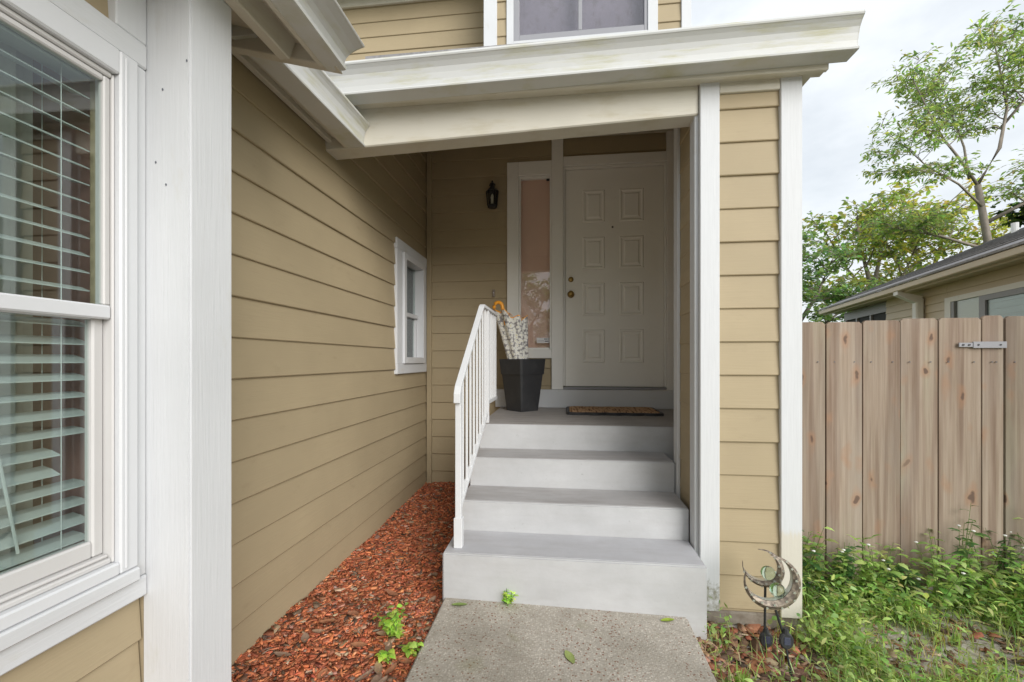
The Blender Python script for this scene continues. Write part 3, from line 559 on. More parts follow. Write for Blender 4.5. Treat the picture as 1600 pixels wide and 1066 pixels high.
MB().tube([(-.365, 3.72, 1.07), (-.46, 3.72, 1.52)], .006, 8).build('shaft', 'black_metal', UM)
hk = [(-.475, 3.64, 1.50), (-.485, 3.64, 1.585), (-.503, 3.64, 1.645)] + [(-.541 + .036 * math.cos(t), 3.64, 1.655 + .040 * math.sin(t)) for t in np.linspace(.2, 3.5, 11)]
MB().tube(hk, [.015] * (len(hk) - 1) + [.012], 12).build('handle', 'orange', UM, smooth=True)
MT = empty('doormat', (.41, 3.68, .763), 'coir doormat with black scalloped rim in front of door', 'doormat')
def mat_ring(inset, z):
    pts = []; x0, x1, y0, y1 = .045 + inset, .79 - inset, 3.47 + inset, 3.90 - inset; n = 40
    sc = lambda t: .018 * abs(math.sin(math.pi * 5 * t))
    for j in range(n): t = j / n; pts.append((x0 + (x1 - x0) * t, y0 - sc(t), z))
    for j in range(16): t = j / 16; pts.append((x1 + .010 * abs(math.sin(math.pi * 3 * t)), y0 + (y1 - y0) * t, z))
    for j in range(n): t = j / n; pts.append((x1 - (x1 - x0) * t, y1 + sc(t), z))
    for j in range(16): t = j / 16; pts.append((x0 - .010 * abs(math.sin(math.pi * 3 * t)), y1 - (y1 - y0) * t, z))
    return pts
MB().loft([mat_ring(0, .7635), mat_ring(0, .781), mat_ring(.004, .785), mat_ring(.02, .785), mat_ring(.022, .776)]).build('rubber_rim', 'black_plastic', MT)
MB().loft([mat_ring(.026, .7765), mat_ring(.026, .786), mat_ring(.034, .790)]).build('coir_pad', 'coir', MT)
LA = empty('wall_lantern', (-.642, 4.03, 2.62), 'small black wall lantern left of the door sidelight', 'lantern')
lx, ly = -.642, 3.945
def oct_(r, z, n=6): return [(lx + r * math.cos(math.pi * 2 * j / n), ly + r * math.sin(math.pi * 2 * j / n), z) for j in range(n)]
bx('back_plate', 'black_metal', LA, lx - .035, lx + .035, 4.012, 4.034, 2.66, 2.82); MB().tube([(lx, 4.02, 2.79), (lx, 3.99, 2.81), (lx, 3.97, 2.80)], .008, 6).build('bracket', 'black_metal', LA)
MB().loft([oct_(.042, 2.615), oct_(.046, 2.63), oct_(.040, 2.642)]).build('base', 'black_metal', LA)
MB().loft([oct_(.058, 2.762), oct_(.060, 2.77), oct_(.036, 2.795), oct_(.022, 2.802), oct_(.022, 2.815), oct_(.030, 2.82), oct_(.028, 2.835), oct_(.01, 2.848), oct_(.008, 2.866)]).build('cap', 'black_metal', LA)
for j in range(6):
    t = math.pi * 2 * j / 6; MB().tube([(lx + .043 * math.cos(t), ly + .043 * math.sin(t), 2.635), (lx + .055 * math.cos(t), ly + .055 * math.sin(t), 2.765)], .0055, 4).build('cage_bar', 'black_metal', LA)
MB().loft([oct_(.038, 2.642), oct_(.049, 2.762)], caps=False).build('glass_pane', 'glass', LA)
MB().lathe((lx, ly, 2.642), [(.016, 0), (.016, .012), (.011, .014), (.012, .05), (.015, .07), (.010, .09), (.002, .105)], 10).build('bulb', 'bulb', LA, smooth=True)

# ------------------------------------------------------------------ solar moon lights
def moon(name, c, rad, tilt, base, knee, panel_z, label, yaw=0):
    E_ = empty(name, base, label, 'garden light', 'solar moon lights beside the pillar')
    cy, sy = math.cos(yaw), math.sin(yaw)
    def pt(u, v, w):    # u,v in the crescent plane, w across
        u, v = u * math.cos(tilt) - v * math.sin(tilt), u * math.sin(tilt) + v * math.cos(tilt)
        return Vector((c[0] + u * cy - w * sy, c[1] + u * sy + w * cy, c[2] + v))
    n = 36; rings = []
    for j in range(n + 1):
        t = math.pi * (1.11 + (1.78) * j / n) ; t = -math.pi * .5 + (j / n - .5) * 2 * R(148)
        o = (rad * math.cos(t), rad * math.sin(t)); k = abs(j / n - .5) * 2
        off = .24 * rad; ri = .84 * rad
        # inner circle point on the same angular share
        ti = -math.pi * .5 + (j / n - .5) * 2 * R(118); i_ = (ri * math.cos(ti), off + ri * math.sin(ti))
        if j in (0, n): i_ = (o[0] * .995, o[1] * .985)
        w = .020 * (1 - k ** 2.2) + .003
        rings.append([pt(o[0], o[1], -w * .4), pt((o[0] + i_[0]) / 2, (o[1] + i_[1]) / 2, -w), pt(i_[0], i_[1], -w * .6), pt(i_[0], i_[1], w * .6), pt((o[0] + i_[0]) / 2, (o[1] + i_[1]) / 2, w), pt(o[0], o[1], w * .4)])
    cr_ = MB().loft(rings).build('crescent', 'bronze', E_, smooth=False)
    st = MB()
    for j in range(4, n - 3, 2):
        for f in (.3, .62):
            if (j // 2 + int(f > .5)) % 2: continue
            r = rings[j]; a, b, cc = r[0], r[1], r[2]; p = (a + (b - a) * f * 1.4) if f < .5 else (b + (cc - b) * .35); p = p + Vector((sy, -cy, 0)) * .0016
            q = [p + Vector((cy, sy, 0)) * (s * math.cos(h)) + Vector((0, 0, 1)) * (s * math.sin(h)) for h in [k * math.pi / 5 for k in range(10)] for s in [.0072 if round(h / (math.pi / 5)) % 2 == 0 else .0032]]
            st.loft([q, [v + Vector((sy, -cy, 0)) * .0015 for v in q]])
    st.build('star_cutouts', 'tin', cr_, kind='stuff')
    inr = MB(); inr.loft([[r[2] + (r[3] - r[2]) * .08 + (r[2] - r[1]) * .03, r[2] + (r[3] - r[2]) * .92 + (r[2] - r[1]) * .03] for r in rings[3:-3]], closed=False, caps=False); inr.build('inner_liner', 'tin', cr_)
    bc = pt(0, -.34 * rad, 0); MB().lathe(tuple(bc), [(.001, -.03)] + [(.03 * math.cos(a), .03 * math.sin(a)) for a in np.linspace(-1.3, 1.3, 9)] + [(.001, .03)], 16).build('glass_ball', 'ball', E_, smooth=True)
    top = Vector((c[0] + rad * .12, c[1], c[2] - rad * .97)); b = Vector(base); k = Vector(knee)
    MB().tube([top, top + (k - top) * .5, k], .0055, 8).build('stake', 'black_plastic', E_); MB().tube([k, b + Vector((0, 0, -.06))], [.005, .004], 8).build('ground_spike', 'black_plastic', E_)
    ym = k + Vector((0, -.012, 0)); rr = []
    for a, y in ((.020, .010), (.028, .004), (.028, -.006), (.024, -.010)): rr.append([(ym.x + a * math.cos(t), ym.y + y, panel_z + a * 1.25 * math.sin(t)) for t in [2 * math.pi * j / 20 for j in range(20)]])
    ph = MB().loft(rr).build('panel_housing', 'black_plastic', E_); bx('solar_cell', 'solar', ph, ym.x - .013, ym.x + .013, ym.y - .0125, ym.y - .0103, panel_z - .014, panel_z + .018, .001)
    MB().tube([(ym.x, ym.y, panel_z + .03), (ym.x, ym.y, panel_z + .05)], [.014, .009], 8).build('collar', 'black_plastic', E_)
moon('moon_light', (.880, 1.93, .262), .112, R(36), (.968, 1.93, -.14), (.938, 1.945, .02), .02, 'solar crescent moon stake light, front one, with starry cutouts')
moon('moon_light', (.893, 2.04, .272), .082, R(46), (.915, 2.04, -.16), (.905, 2.05, -.04), -.045, 'solar crescent moon stake light standing behind the other', yaw=-.35)

# ------------------------------------------------------------------ fence
FE = empty('wooden_fence', (2.2, 2.72, -.1), 'weathered wooden picket fence with dog ear tops beside house', 'fence')
edges = [1.172, 1.335, 1.526, 1.722, 1.924, 2.122, 2.342, 2.454, 2.65, 2.85, 3.05, 3.24, 3.44, 3.64, 3.84, 4.04, 4.24]
for i, (a, b) in enumerate(zip(edges, edges[1:])):
    zt = 1.424 + .022 * (a - 1.4) + random.uniform(-.006, .006); y = 2.70 + random.uniform(-.004, .004); g = .003; e = .014
    prof = [(a + g, -.09), (b - g, -.09), (b - g, zt - e), (b - g - e, zt), (a + g + e, zt), (a + g, zt - e)]
    MB().loft([[(x, y, z) for x, z in prof], [(x, y + .018, z) for x, z in prof]]).build('fence_board', 'fence', FE, .0015)
for z in (.15, 1.15): bx('rail', 'fence', FE, 1.17, 4.24, 2.725, 2.765, z, z + .085)
for x in (1.20, 3.9): bx('fence_post', 'fence', FE, x, x + .09, 2.766, 2.855, -.2, 1.38)
for a, b in list(zip(edges, edges[1:]))[:9]:
    for x in (a + .045, b - .045):
        MB().loft([[(x + .0032 * math.cos(t), y, 1.19 + .0032 * math.sin(t)) for t in [k * math.pi / 3 for k in range(6)]] for y in (2.7, 2.693)]).build('nail', 'ink', FE)
hg = bx('hinge', 'alum', FE, 2.285, 2.452, 2.685, 2.6945, 1.268, 1.304, .001); bx('strap', 'alum', hg, 2.215, 2.284, 2.687, 2.6945, 1.274, 1.298, .001)
for x in (2.235, 2.265, 2.31, 2.42): MB().loft([[(x + .005 * math.cos(t), y, 1.286 + .005 * math.sin(t)) for t in [k * math.pi / 4 for k in range(8)]] for y in (2.6868, 2.682)]).build('screw', 'black_metal', hg)

# ------------------------------------------------------------------ neighbour's house
NE, NN, NO = (.2323, .9726), (.9726, -.2323), (4.17, 4.417)
def Pn(u, w, z): return (NO[0] + NE[0] * u + NN[0] * w, NO[1] + NE[1] * u + NN[1] * w, z)
NH = empty('neighbor_house', Pn(1, 3, -.06), 'low beige house with grey shingle roof beyond the wooden fence', 'house')
def nb(name, mat, parent, u0, u1, w0, w1, z0, z1, bevel=0): return MB().hexa([Pn(u0, w0, z0), Pn(u1, w0, z0), Pn(u1, w1, z0), Pn(u0, w1, z0), Pn(u0, w0, z1), Pn(u1, w0, z1), Pn(u1, w1, z1), Pn(u0, w1, z1)]).build(name, mat, parent, bevel)
NW = nb('wall', 'nsiding', NH, -3, 3.44, .32, 8.0, -.1, 2.18)
NW2 = nb('screen_porch', 'screen', NH, 3.442, 5.3, .36, 8.0, -.1, 2.16)
for u in (3.48, 4.1, 4.7, 5.25): nb('post', 'alum', NW2, u - .03, u + .03, .33, .36, -.1, 2.0)
nb('top_beam', 'alum', NW2, 3.442, 5.3, .325, .358, 2.0, 2.16)
zz = 1.2
while zz < 2.17:
    for u0, u1 in ((-3, -.45), (-.45, 1.80), (1.80, 3.44)):
        if u0 == -.45 and zz < 1.95: continue
        t = min(zz + .108, 2.178); m = MB(); ring = lambda u: [Pn(u, .319, zz), Pn(u, .298, zz), Pn(u, .312, t), Pn(u, .319, t)]
        m.loft([ring(u0 + .001), ring(u1 - .001)]).build('siding_board', 'nsiding', NW)
    zz += .108
NWN = nb('window', 'white_n', NH, 1.68, 1.80, .28, .319, .9, 1.99); nb('casing', 'white_n', NWN, -.40, 1.679, .28, .319, 1.93, 1.99)
nb('frame', 'alum', NWN, 1.62, 1.679, .285, .319, .95, 1.929); nb('mullion', 'alum', NWN, 1.06, 1.16, .285, .319, .95, 1.929); nb('frame_top', 'alum', NWN, -.4, 1.06, .285, .319, 1.87, 1.929)
nb('pane', 'glass', NWN, 1.16, 1.62, .302, .306, .95, 1.93); nb('pane', 'glass', NWN, -.4, 1.06, .302, .306, .95, 1.87)
zz = 1.2
while zz < 1.86: nb('blind_slat', 'slat', NWN, -.4, 1.05, .309, .316, zz, zz + .066); zz += .07
nb('gutter', 'nsiding', NH, -3.2, 5.64, -.02, .06, 2.17, 2.25, .01); nb('fascia', 'nsiding', NH, -3.2, 5.62, .061, .085, 2.15, 2.28); nb('soffit', 'nsiding', NH, -3.2, 5.62, .086, .36, 2.181, 2.2)
RF = MB().hexa([Pn(-3.3, -.03, 2.25), Pn(5.68, -.03, 2.25), Pn(5.68, 4.6, 4.25), Pn(-3.3, 4.6, 4.25), Pn(-3.3, -.03, 2.275), Pn(5.68, -.03, 2.275), Pn(5.68, 4.6, 4.285), Pn(-3.3, 4.6, 4.285)]).build('roof', 'shingle', NH)
MB().hexa([Pn(-3.3, 4.6, 4.25), Pn(5.68, 4.6, 4.25), Pn(5.68, 9.2, 2.25), Pn(-3.3, 9.2, 2.25), Pn(-3.3, 4.6, 4.285), Pn(5.68, 4.6, 4.285), Pn(5.68, 9.2, 2.275), Pn(-3.3, 9.2, 2.275)]).build('roof', 'shingle', NH)
for k in range(1, 15):
    w = .30 * k; zc = 2.279 + (w + .03) * (2.01 / 4.63); m = MB(); ring = lambda u: [Pn(u, w, zc), Pn(u, w - .005, zc + .009), Pn(u, w + .15, zc + .068)]
    m.loft([ring(-3.3), ring(5.68)]).build('shingle_course', 'shingle', RF)
MB().loft([[Pn(5.3, .3, 2.2), Pn(5.3, 8, 2.2), Pn(5.3, 4.6, 4.2)], [Pn(5.25, .3, 2.2), Pn(5.25, 8, 2.2), Pn(5.25, 4.6, 4.2)]]).build('gable', 'nsiding', NH)
dsp = nb('downspout', 'white_n', NH, 2.28, 2.40, .20, .29, -.05, 2.06, .015); MB().hexa([Pn(2.28, -.01, 2.12), Pn(2.40, -.01, 2.12), Pn(2.40, .20, 2.0), Pn(2.28, .20, 2.0), Pn(2.28, -.01, 2.18), Pn(2.40, -.01, 2.18), Pn(2.40, .28, 2.08), Pn(2.28, .28, 2.08)]).build('elbow', 'white_n', dsp)
vp = Pn(4.9, 2.7, 3.4); MB().lathe(vp, [(.05, -.15), (.05, .22), (.042, .22), (.042, .0)], 12).build('vent_pipe', 'white_n', NH)

# ------------------------------------------------------------------ trees
def tree(name, base, limbs, label, leafcol, seed, subs=12, sublen=1.4, twigs=6, nleaf=14, lsize=.15, lw=.028, trunk_r=.14, spread=.5, droop=.3, tstart=.35, flat=.45, group='trees around the houses'):
    g = random.Random(seed); T = empty(name, base, label, 'tree', group); tb = MB(); LP = []; LD = []; LN = []
    for (pts, r0, r1) in limbs:
        pts = [Vector(p) for p in pts]
        rad = [r0 + (r1 - r0) * i / (len(pts) - 1) for i in range(len(pts))]; tb.tube(pts, rad, 8)
        if r0 >= trunk_r * .99 and len(limbs) > 1: continue
        for k in range(subs):
            t = tstart + (1 - tstart) * (k + g.random()) / subs; f = t * (len(pts) - 1); i = min(int(f), len(pts) - 2); p = pts[i].lerp(pts[i + 1], f - i); d = (pts[i + 1] - pts[i]).normalized()
            a = g.uniform(0, 2 * math.pi); side = Vector((math.cos(a), math.sin(a), g.uniform(-.15, .55)))
            sd_ = (d * .45 + side).normalized(); L = sublen * g.uniform(.55, 1.1) * (1.15 - .45 * t); q = [p]
            for s in range(4): q.append(q[-1] + (sd_ + Vector((g.gauss(0, .2), g.gauss(0, .2), g.gauss(.05, .15)))).normalized() * L / 4)
            rs = rad[i] * .45; tb.tube(q, [rs * (1 - .8 * s / 4) for s in range(5)], 5)
            for w in range(twigs):
                ft = .25 + .75 * (w + g.random()) / twigs; ff = min(ft, .999) * 4; ii = int(ff); b = q[ii].lerp(q[ii + 1], ff - ii)
                a = g.uniform(0, 2 * math.pi); td = (Vector((math.cos(a), math.sin(a), g.uniform(-.3, .4) * flat * 2)) + sd_ * .5).normalized(); tl = spread * g.uniform(.6, 1.2)
                e = b + td * tl; tb.tube([b, (b + e) / 2 + Vector((0, 0, .03)), e], [.010, .007, .004], 3)
                for l in range(nleaf):
                    s = (l + g.random()) / nleaf; lp = b + td * tl * (.15 + .95 * s) + Vector((g.gauss(0, .07), g.gauss(0, .07), g.gauss(0, .05)))
                    ld = (td * .6 + Vector((g.gauss(0, .8), g.gauss(0, .8), g.gauss(-.15, .35)))); LP.append(lp); LD.append(ld); LN.append((g.gauss(0, .5), g.gauss(0, .5), 1))
    tr = tb.build('trunk', 'trunk', T, smooth=True); n = len(LP); LP = np.array(LP); L = lsize * rng.uniform(.6, 1.25, n)
    Vv, Tt, Q = leaf_arrays(LP, np.array(LD), np.array(LN), L, L * (lw / .15) * rng.uniform(.8, 1.2, n), droop)
    tn = tints(leafcol, n, .22, .1); fast_mesh('crown', Vv, [Tt, Q], 'treeleaf', T, np.repeat(tn, 6, 0), origin=LP.mean(0)); return T
G1 = [(0.264, 0.355, 0.142), (0.329, 0.412, 0.178), (0.22, 0.3, 0.166), (0.416, 0.431, 0.189)]
G2 = [(0.439, 0.468, 0.142), (0.549, 0.524, 0.166), (0.351, 0.393, 0.119), (0.614, 0.505, 0.189)]
G3 = [(0.241, 0.355, 0.189), (0.307, 0.412, 0.178), (0.198, 0.281, 0.166)]
z0 = -.06
tree('tall_tree', (12.5, 14, z0), [
    ([(12.5, 14, z0), (12.45, 14, 2.4), (12.28, 14, 4.7), (12.02, 14, 6.3)], .12, .075),
    ([(12.02, 14, 6.3), (11.5, 13.9, 7.0), (10.9, 13.8, 7.7), (10.4, 13.7, 8.6), (10.0, 13.6, 9.3)], .042, .012),
    ([(11.8, 14, 6.5), (12.0, 14.4, 7.6), (11.9, 14.7, 8.8), (11.6, 14.8, 10.2)], .035, .01),
    ([(12.02, 14, 6.3), (12.5, 13.9, 7.3), (12.6, 13.8, 8.4), (12.4, 13.8, 9.6), (12.3, 13.9, 10.7)], .055, .01),
    ([(12.55, 13.9, 7.9), (13.2, 13.8, 8.8), (13.6, 13.6, 9.8)], .04, .012),
    ([(12.2, 14, 5.6), (11.2, 13.6, 6.2), (10.2, 13.4, 6.7), (9.6, 13.3, 7.2)], .035, .01),
    ([(12.25, 14, 5.2), (13.3, 13.8, 5.8), (14.4, 13.7, 6.5)], .06, .015),
    ([(12.3, 14, 4.4), (11.2, 14.2, 4.9), (10.0, 14.3, 5.2)], .05, .012)],
    'tall airy tree with forked trunk behind the neighboring roof', G1, 3, subs=15, sublen=1.5, twigs=7, nleaf=14, lsize=.16, lw=.024, trunk_r=.11, spread=.5)
tree('broad_tree', (10.9, 16.5, z0), [
    ([(10.9, 16.5, z0), (10.9, 16.5, 2.0), (10.85, 16.5, 3.6)], .20, .13),
    ([(10.85, 16.5, 3.6), (10.5, 16.4, 4.8), (10.2, 16.3, 6.2)], .08, .02), ([(10.85, 16.5, 3.6), (11.2, 16.6, 5.0), (11.3, 16.6, 6.8)], .08, .02),
    ([(10.85, 16.5, 3.4), (9.9, 16.3, 4.4), (9.2, 16.2, 5.6)], .06, .02), ([(10.85, 16.5, 3.0), (11.8, 16.4, 4.2), (12.3, 16.3, 5.6)], .07, .02), ([(10.85, 16.5, 2.8), (9.8, 16.3, 3.3), (9.0, 16.2, 3.6)], .06, .015)],
    'light green broad tree with thin branches behind neighboring eave', G1 + G2, 5, subs=13, sublen=1.5, twigs=6, nleaf=8, lsize=.18, lw=.045, trunk_r=.18, spread=.5)
tree('yellow_green_tree', (14.2, 18.5, z0), [
    ([(14.2, 18.5, z0), (14.2, 18.5, 2.2), (14.1, 18.5, 4.0)], .22, .14),
    ([(14.1, 18.5, 4.0), (13.6, 18.4, 5.6), (13.1, 18.3, 7.4)], .09, .02), ([(14.1, 18.5, 4.0), (14.6, 18.5, 5.6), (14.7, 18.4, 7.2)], .09, .02),
    ([(14.1, 18.5, 3.8), (12.9, 18.3, 5.0), (12.2, 18.2, 6.2)], .08, .02), ([(14.1, 18.5, 3.4), (15.4, 18.3, 4.8), (16.2, 18.2, 6.2)], .08, .02), ([(14.1, 18.5, 3.2), (12.8, 18.2, 4.0), (12.0, 18, 4.4)], .06, .015), ([(14.1, 18.5, 3.2), (15.6, 18.2, 4.0), (16.8, 18, 4.8)], .06, .015)],
    'yellowish green spreading tree beneath the tall forked tree', G2, 8, subs=13, sublen=1.8, twigs=6, nleaf=9, lsize=.20, lw=.042, trunk_r=.2, spread=.6)
tree('dense_tree', (6.9, 13.5, z0), [
    ([(6.9, 13.5, z0), (6.9, 13.5, 1.2), (6.85, 13.5, 2.4)], .18, .12),
    ([(6.85, 13.5, 2.4), (6.7, 13.5, 3.6), (6.6, 13.5, 4.9)], .08, .02), ([(6.85, 13.5, 2.2), (7.4, 13.5, 3.1), (7.8, 13.5, 4.1)], .07, .02),
    ([(6.85, 13.5, 1.8), (7.6, 13.4, 2.3), (8.3, 13.3, 2.9)], .06, .015), ([(6.85, 13.5, 1.9), (6.1, 13.4, 2.7), (5.6, 13.4, 3.6)], .06, .015), ([(6.85, 13.5, 1.4), (7.4, 13.3, 1.6), (8.0, 13.2, 1.8)], .05, .012)],
    'dark green dense tree next to the porch pillar', G3, 12, subs=14, sublen=1.2, twigs=6, nleaf=10, lsize=.15, lw=.042, trunk_r=.15, spread=.42)
tree('dark_tree', (15.8, 14.5, z0), [
    ([(15.8, 14.5, z0), (15.8, 14.5, 2.6), (15.7, 14.5, 4.4)], .2, .13), ([(15.7, 14.5, 4.4), (15.2, 14.4, 6.0), (14.9, 14.4, 7.4)], .08, .02), ([(15.7, 14.5, 4.4), (16.3, 14.4, 5.8), (16.6, 14.4, 7.4)], .08, .02),
    ([(15.7, 14.5, 4.0), (14.8, 14.4, 5.0), (14.2, 14.3, 5.6)], .07, .02)],
    'dark leafy tree at the right edge behind the shingle roof', [(.045, .075, .03), (.06, .10, .035)], 14, subs=13, sublen=1.4, twigs=6, nleaf=17, lsize=.2, lw=.05, trunk_r=.18, spread=.5)
# trees across the street behind the camera: the glass by the door mirrors them
def copy_tree(T, loc, rz, sc, label):
    c = T.copy(); C.objects.link(c); c.location = loc; c.rotation_euler = (0, 0, rz); c.scale = (sc,) * 3; c['label'] = label
    for ch in T.children:
        d = ch.copy(); C.objects.link(d); d.parent = c
SRC = {n: bpy.data.objects[n] for n in ('broad_tree', 'dense_tree', 'yellow_green_tree')}
for n, x, y, a, sc_, lb in [('dense_tree', -1.7, -12.5, 0, 1.1, 'dense tree across the street mirrored in glass beside the door'), ('dense_tree', .6, -14.5, 2, 1.0, 'dense tree across the street straight behind the viewer'),
    ('broad_tree', 5.5, -16, 1, 1.1, 'broad tree across the street to the right of viewer'), ('dense_tree', -4.6, -14, 3, 1.15, 'dense tree across the street to the left of viewer'),
    ('broad_tree', 15, 0, 1, 1.1, 'broad tree beside the neighboring house mirrored in left window'), ('yellow_green_tree', 16, 6, 2.2, 1.0, 'spreading tree behind the neighboring house mirrored in left window')]:
    copy_tree(SRC[n], (x, y, z0), a, sc_, lb)

# ------------------------------------------------------------------ mulch chips
def chips(name, n, region, cols, lo, hi, hfun, mat, label, wr=(.22, .5), thick=.003, **k):
    xs, ys = region(n); n = len(xs); L = rng.uniform(lo, hi, n) * rng.choice([1, 1, 1, 1.7], n); Wd = L * rng.uniform(*wr, n); th = thick * rng.uniform(.6, 1.6, n)
    yaw = rng.uniform(0, 2 * math.pi, n); pit = rng.normal(0, .17, n); rol = rng.normal(0, .2, n)
    d = np.stack([np.cos(yaw) * np.cos(pit), np.sin(yaw) * np.cos(pit), np.sin(pit)], 1); s0 = np.stack([-np.sin(yaw), np.cos(yaw), np.zeros(n)], 1); up0 = np.cross(d, s0)
    s = s0 * np.cos(rol)[:, None] + up0 * np.sin(rol)[:, None]; up = np.cross(d, s)
    zc = np.array([hfun(a, b) for a, b in zip(xs, ys)]) + rng.uniform(.002, .014, n); c = np.stack([xs, ys, zc], 1); vs = []
    for sz in (-1, 1):
        for a, b in ((-1, -.6), (-.5, -1), (.6, -.9), (1, -.2), (.7, .8), (-.6, 1)):
            j = rng.uniform(.75, 1.2, (n, 2)); vs.append(c + d * (L * .5 * a * j[:, 0])[:, None] + s * (Wd * .5 * b * j[:, 1])[:, None] + up * (th * sz)[:, None])
    V = np.stack(vs, 1).reshape(-1, 3); b = np.arange(n)[:, None] * 12; H6 = np.concatenate([b + np.arange(6)[::-1], b + 6 + np.arange(6)]); Q = np.concatenate([b + np.array([[i, (i + 1) % 6, 6 + (i + 1) % 6, 6 + i]]) for i in range(6)])
    return fast_mesh(name, V, [H6, Q], mat, None, np.repeat(tints(cols, n, .28, .06), 12, 0), label=label, kind='stuff', **k)
def bed_region(ymin, ymax, pw=1.0):
    def f(n):
        ys = ymin + (ymax - ymin) * rng.random(n) ** pw; xs = rng.uniform(-1.30, -.57, n); k = ~((ys < 1.31) & (xs < -.96)); return xs[k], ys[k]
    return f
RED = [(0.511, 0.157, 0.072), (0.605, 0.2, 0.09), (0.416, 0.125, 0.062), (0.68, 0.252, 0.126), (0.323, 0.115, 0.062)]
BRN = [(0.391, 0.218, 0.138), (0.483, 0.31, 0.207), (0.345, 0.138, 0.081), (0.253, 0.161, 0.115), (0.517, 0.38, 0.276), (0.161, 0.103, 0.075)]
chips('mulch_shreds', 24000, bed_region(1.0, 4.04, 1.2), RED, .009, .034, bed_h, 'mulch', 'red shredded wood mulch covering the bed by the wall', (.14, .4))
chips('bark_litter', 1300, bed_region(1.0, 2.1, .9), BRN, .014, .045, bed_h, 'mulch', 'brown bark bits and dry leaf litter at the near end of bed', (.3, .6), .002)
chips('bark_flecks', 1900, bed_region(1.8, 4.0), BRN, .015, .05, bed_h, 'mulch', 'pale bark flecks scattered over the red mulch', (.25, .5), .002)

# ------------------------------------------------------------------ single leaves and bark pieces
def big_leaf(name, p, yaw, L, w, colr, label, group, curl=.15, mat='dryleaf', z=.0):
    n = 7; V = []; F = []
    for i in range(n + 1):
        t = i / n; ww = w * math.sin(math.pi * min(1, t * .93 + .05)) ** .8; zz_ = curl * L * (t - .4) ** 2 + .004
        for s in (-1, 0, 1): V.append((L * (t - .5), s * ww, zz_ + abs(s) * ww * .35))
    V = np.array(V); c_, s_ = math.cos(yaw), math.sin(yaw); V = np.stack([V[:, 0] * c_ - V[:, 1] * s_ + p[0], V[:, 0] * s_ + V[:, 1] * c_ + p[1], V[:, 2] + p[2]], 1)
    V2 = V - np.array([0, 0, .0015]); VV = np.concatenate([V, V2]); m = len(V)
    F = [(i * 3 + j, i * 3 + j + 1, (i + 1) * 3 + j + 1, (i + 1) * 3 + j) for i in range(n) for j in range(2)]; F = F + [tuple(m + k for k in f[::-1]) for f in F]
    tn = np.clip(np.array(colr) * (1 + rng.normal(0, .06, (len(VV), 1))), .01, .9)
    return fast_mesh(name, VV, [np.array(F)], mat, None, tn, smooth=True, origin=(p[0], p[1], p[2]), label=label, category_='leaf', group=group) if False else tag(fast_mesh(name, VV, [np.array(F)], mat, None, tn, smooth=True, origin=p), label, 'leaf', group)
big_leaf('fallen_leaf', (.03, 1.717, .020), 2.0, .075, .017, (.30, .36, .12), 'pale green leaf lying in the middle of the walkway', 'leaves on the walkway')
big_leaf('fallen_leaf', (-.483, 2.0, .034), .1, .075, .012, (.22, .30, .09), 'green leaf on the walkway near the mulch bed', 'leaves on the walkway')
big_leaf('fallen_leaf', (.476, 2.019, .016), .2, .062, .012, (.32, .42, .06), 'bright green leaf on the walkway near the pillar', 'leaves on the walkway')
for i in range(26):
    x = random.uniform(-1.15, -.60); y = random.uniform(1.5, 2.15) if i < 20 else random.uniform(2.2, 3.9)
    if x < -.95 and y < 1.6: x += .3
    big_leaf('dry_leaf', (x, y, bed_h(x, y) + .012), random.uniform(0, 6.28), random.uniform(.05, .085), random.uniform(.011, .019), random.choice([(.42, .19, .10), (.36, .16, .09), (.40, .26, .17), (.30, .20, .14)]), 'curled brown dry leaf lying on the red mulch', 'dry leaves on the mulch', .35)

M['blade'] = M['leaf']
def clump(base, h, n, w, cols, label):
    """arching broad blades of one grass clump"""
    V = []; F4 = []; F3 = []; T = []
    for i in range(n):
        a = random.uniform(0, 6.28); hh = h * random.uniform(.6, 1.1); ln = random.uniform(.4, 1.1); c_, s_ = math.cos(a), math.sin(a); col = tints(cols, 1, .15, .06)[0]; o = len(V); K = 5; bx_, by_ = base[0] + random.gauss(0, .015), base[1] + random.gauss(0, .015)
        for k in range(K + 1):
            t = k / K; r = hh * ln * t ** 1.5; z = base[2] + hh * (1.25 * t - .62 * ln * t * t); ww = w * (1 - t ** 2.2) * (.7 + .6 * t) + .0004
            V += [(bx_ + c_ * r - s_ * ww, by_ + s_ * r + c_ * ww, z), (bx_ + c_ * r + s_ * ww, by_ + s_ * r - c_ * ww, z)]; T += [col, col]
        F4 += [(o + 2 * k, o + 2 * k + 1, o + 2 * k + 3, o + 2 * k + 2) for k in range(K)]
    V = np.array(V); V[:, 1] = np.minimum(V[:, 1], 2.68)
    return tag(fast_mesh('grass_clump', V, [np.array(F4)], 'leaf', None, np.array(T), smooth=True, origin=base), label, 'plant', 'grass clumps in the side yard')
CL = [(2.42, 2.42, .17, 'broad arching lime green grass clump right below the fence hinge'), (2.62, 2.2, .15, 'lime green grass clump at the right edge near the fence'), (2.05, 1.95, .15, 'long bladed grass clump just right of the sandy patch'), (1.75, 2.42, .15, 'grass clump between the sandy patch and the fence'), (1.30, 2.05, .12, 'grass clump beside the foot of the white pillar trim'), (2.2, 1.78, .14, 'grass clump at the bottom right corner of view'), (1.05, 1.72, .10, 'small grass clump in front of the moon lights'), (.70, 1.80, .09, 'small grass clump at the edge of the walkway')]
for x, y, h, lb in CL: clump((x, y, gh(x, y)), h, 34, .0042, [(.28, .42, .09), (.24, .36, .08), (.34, .46, .13)], lb)
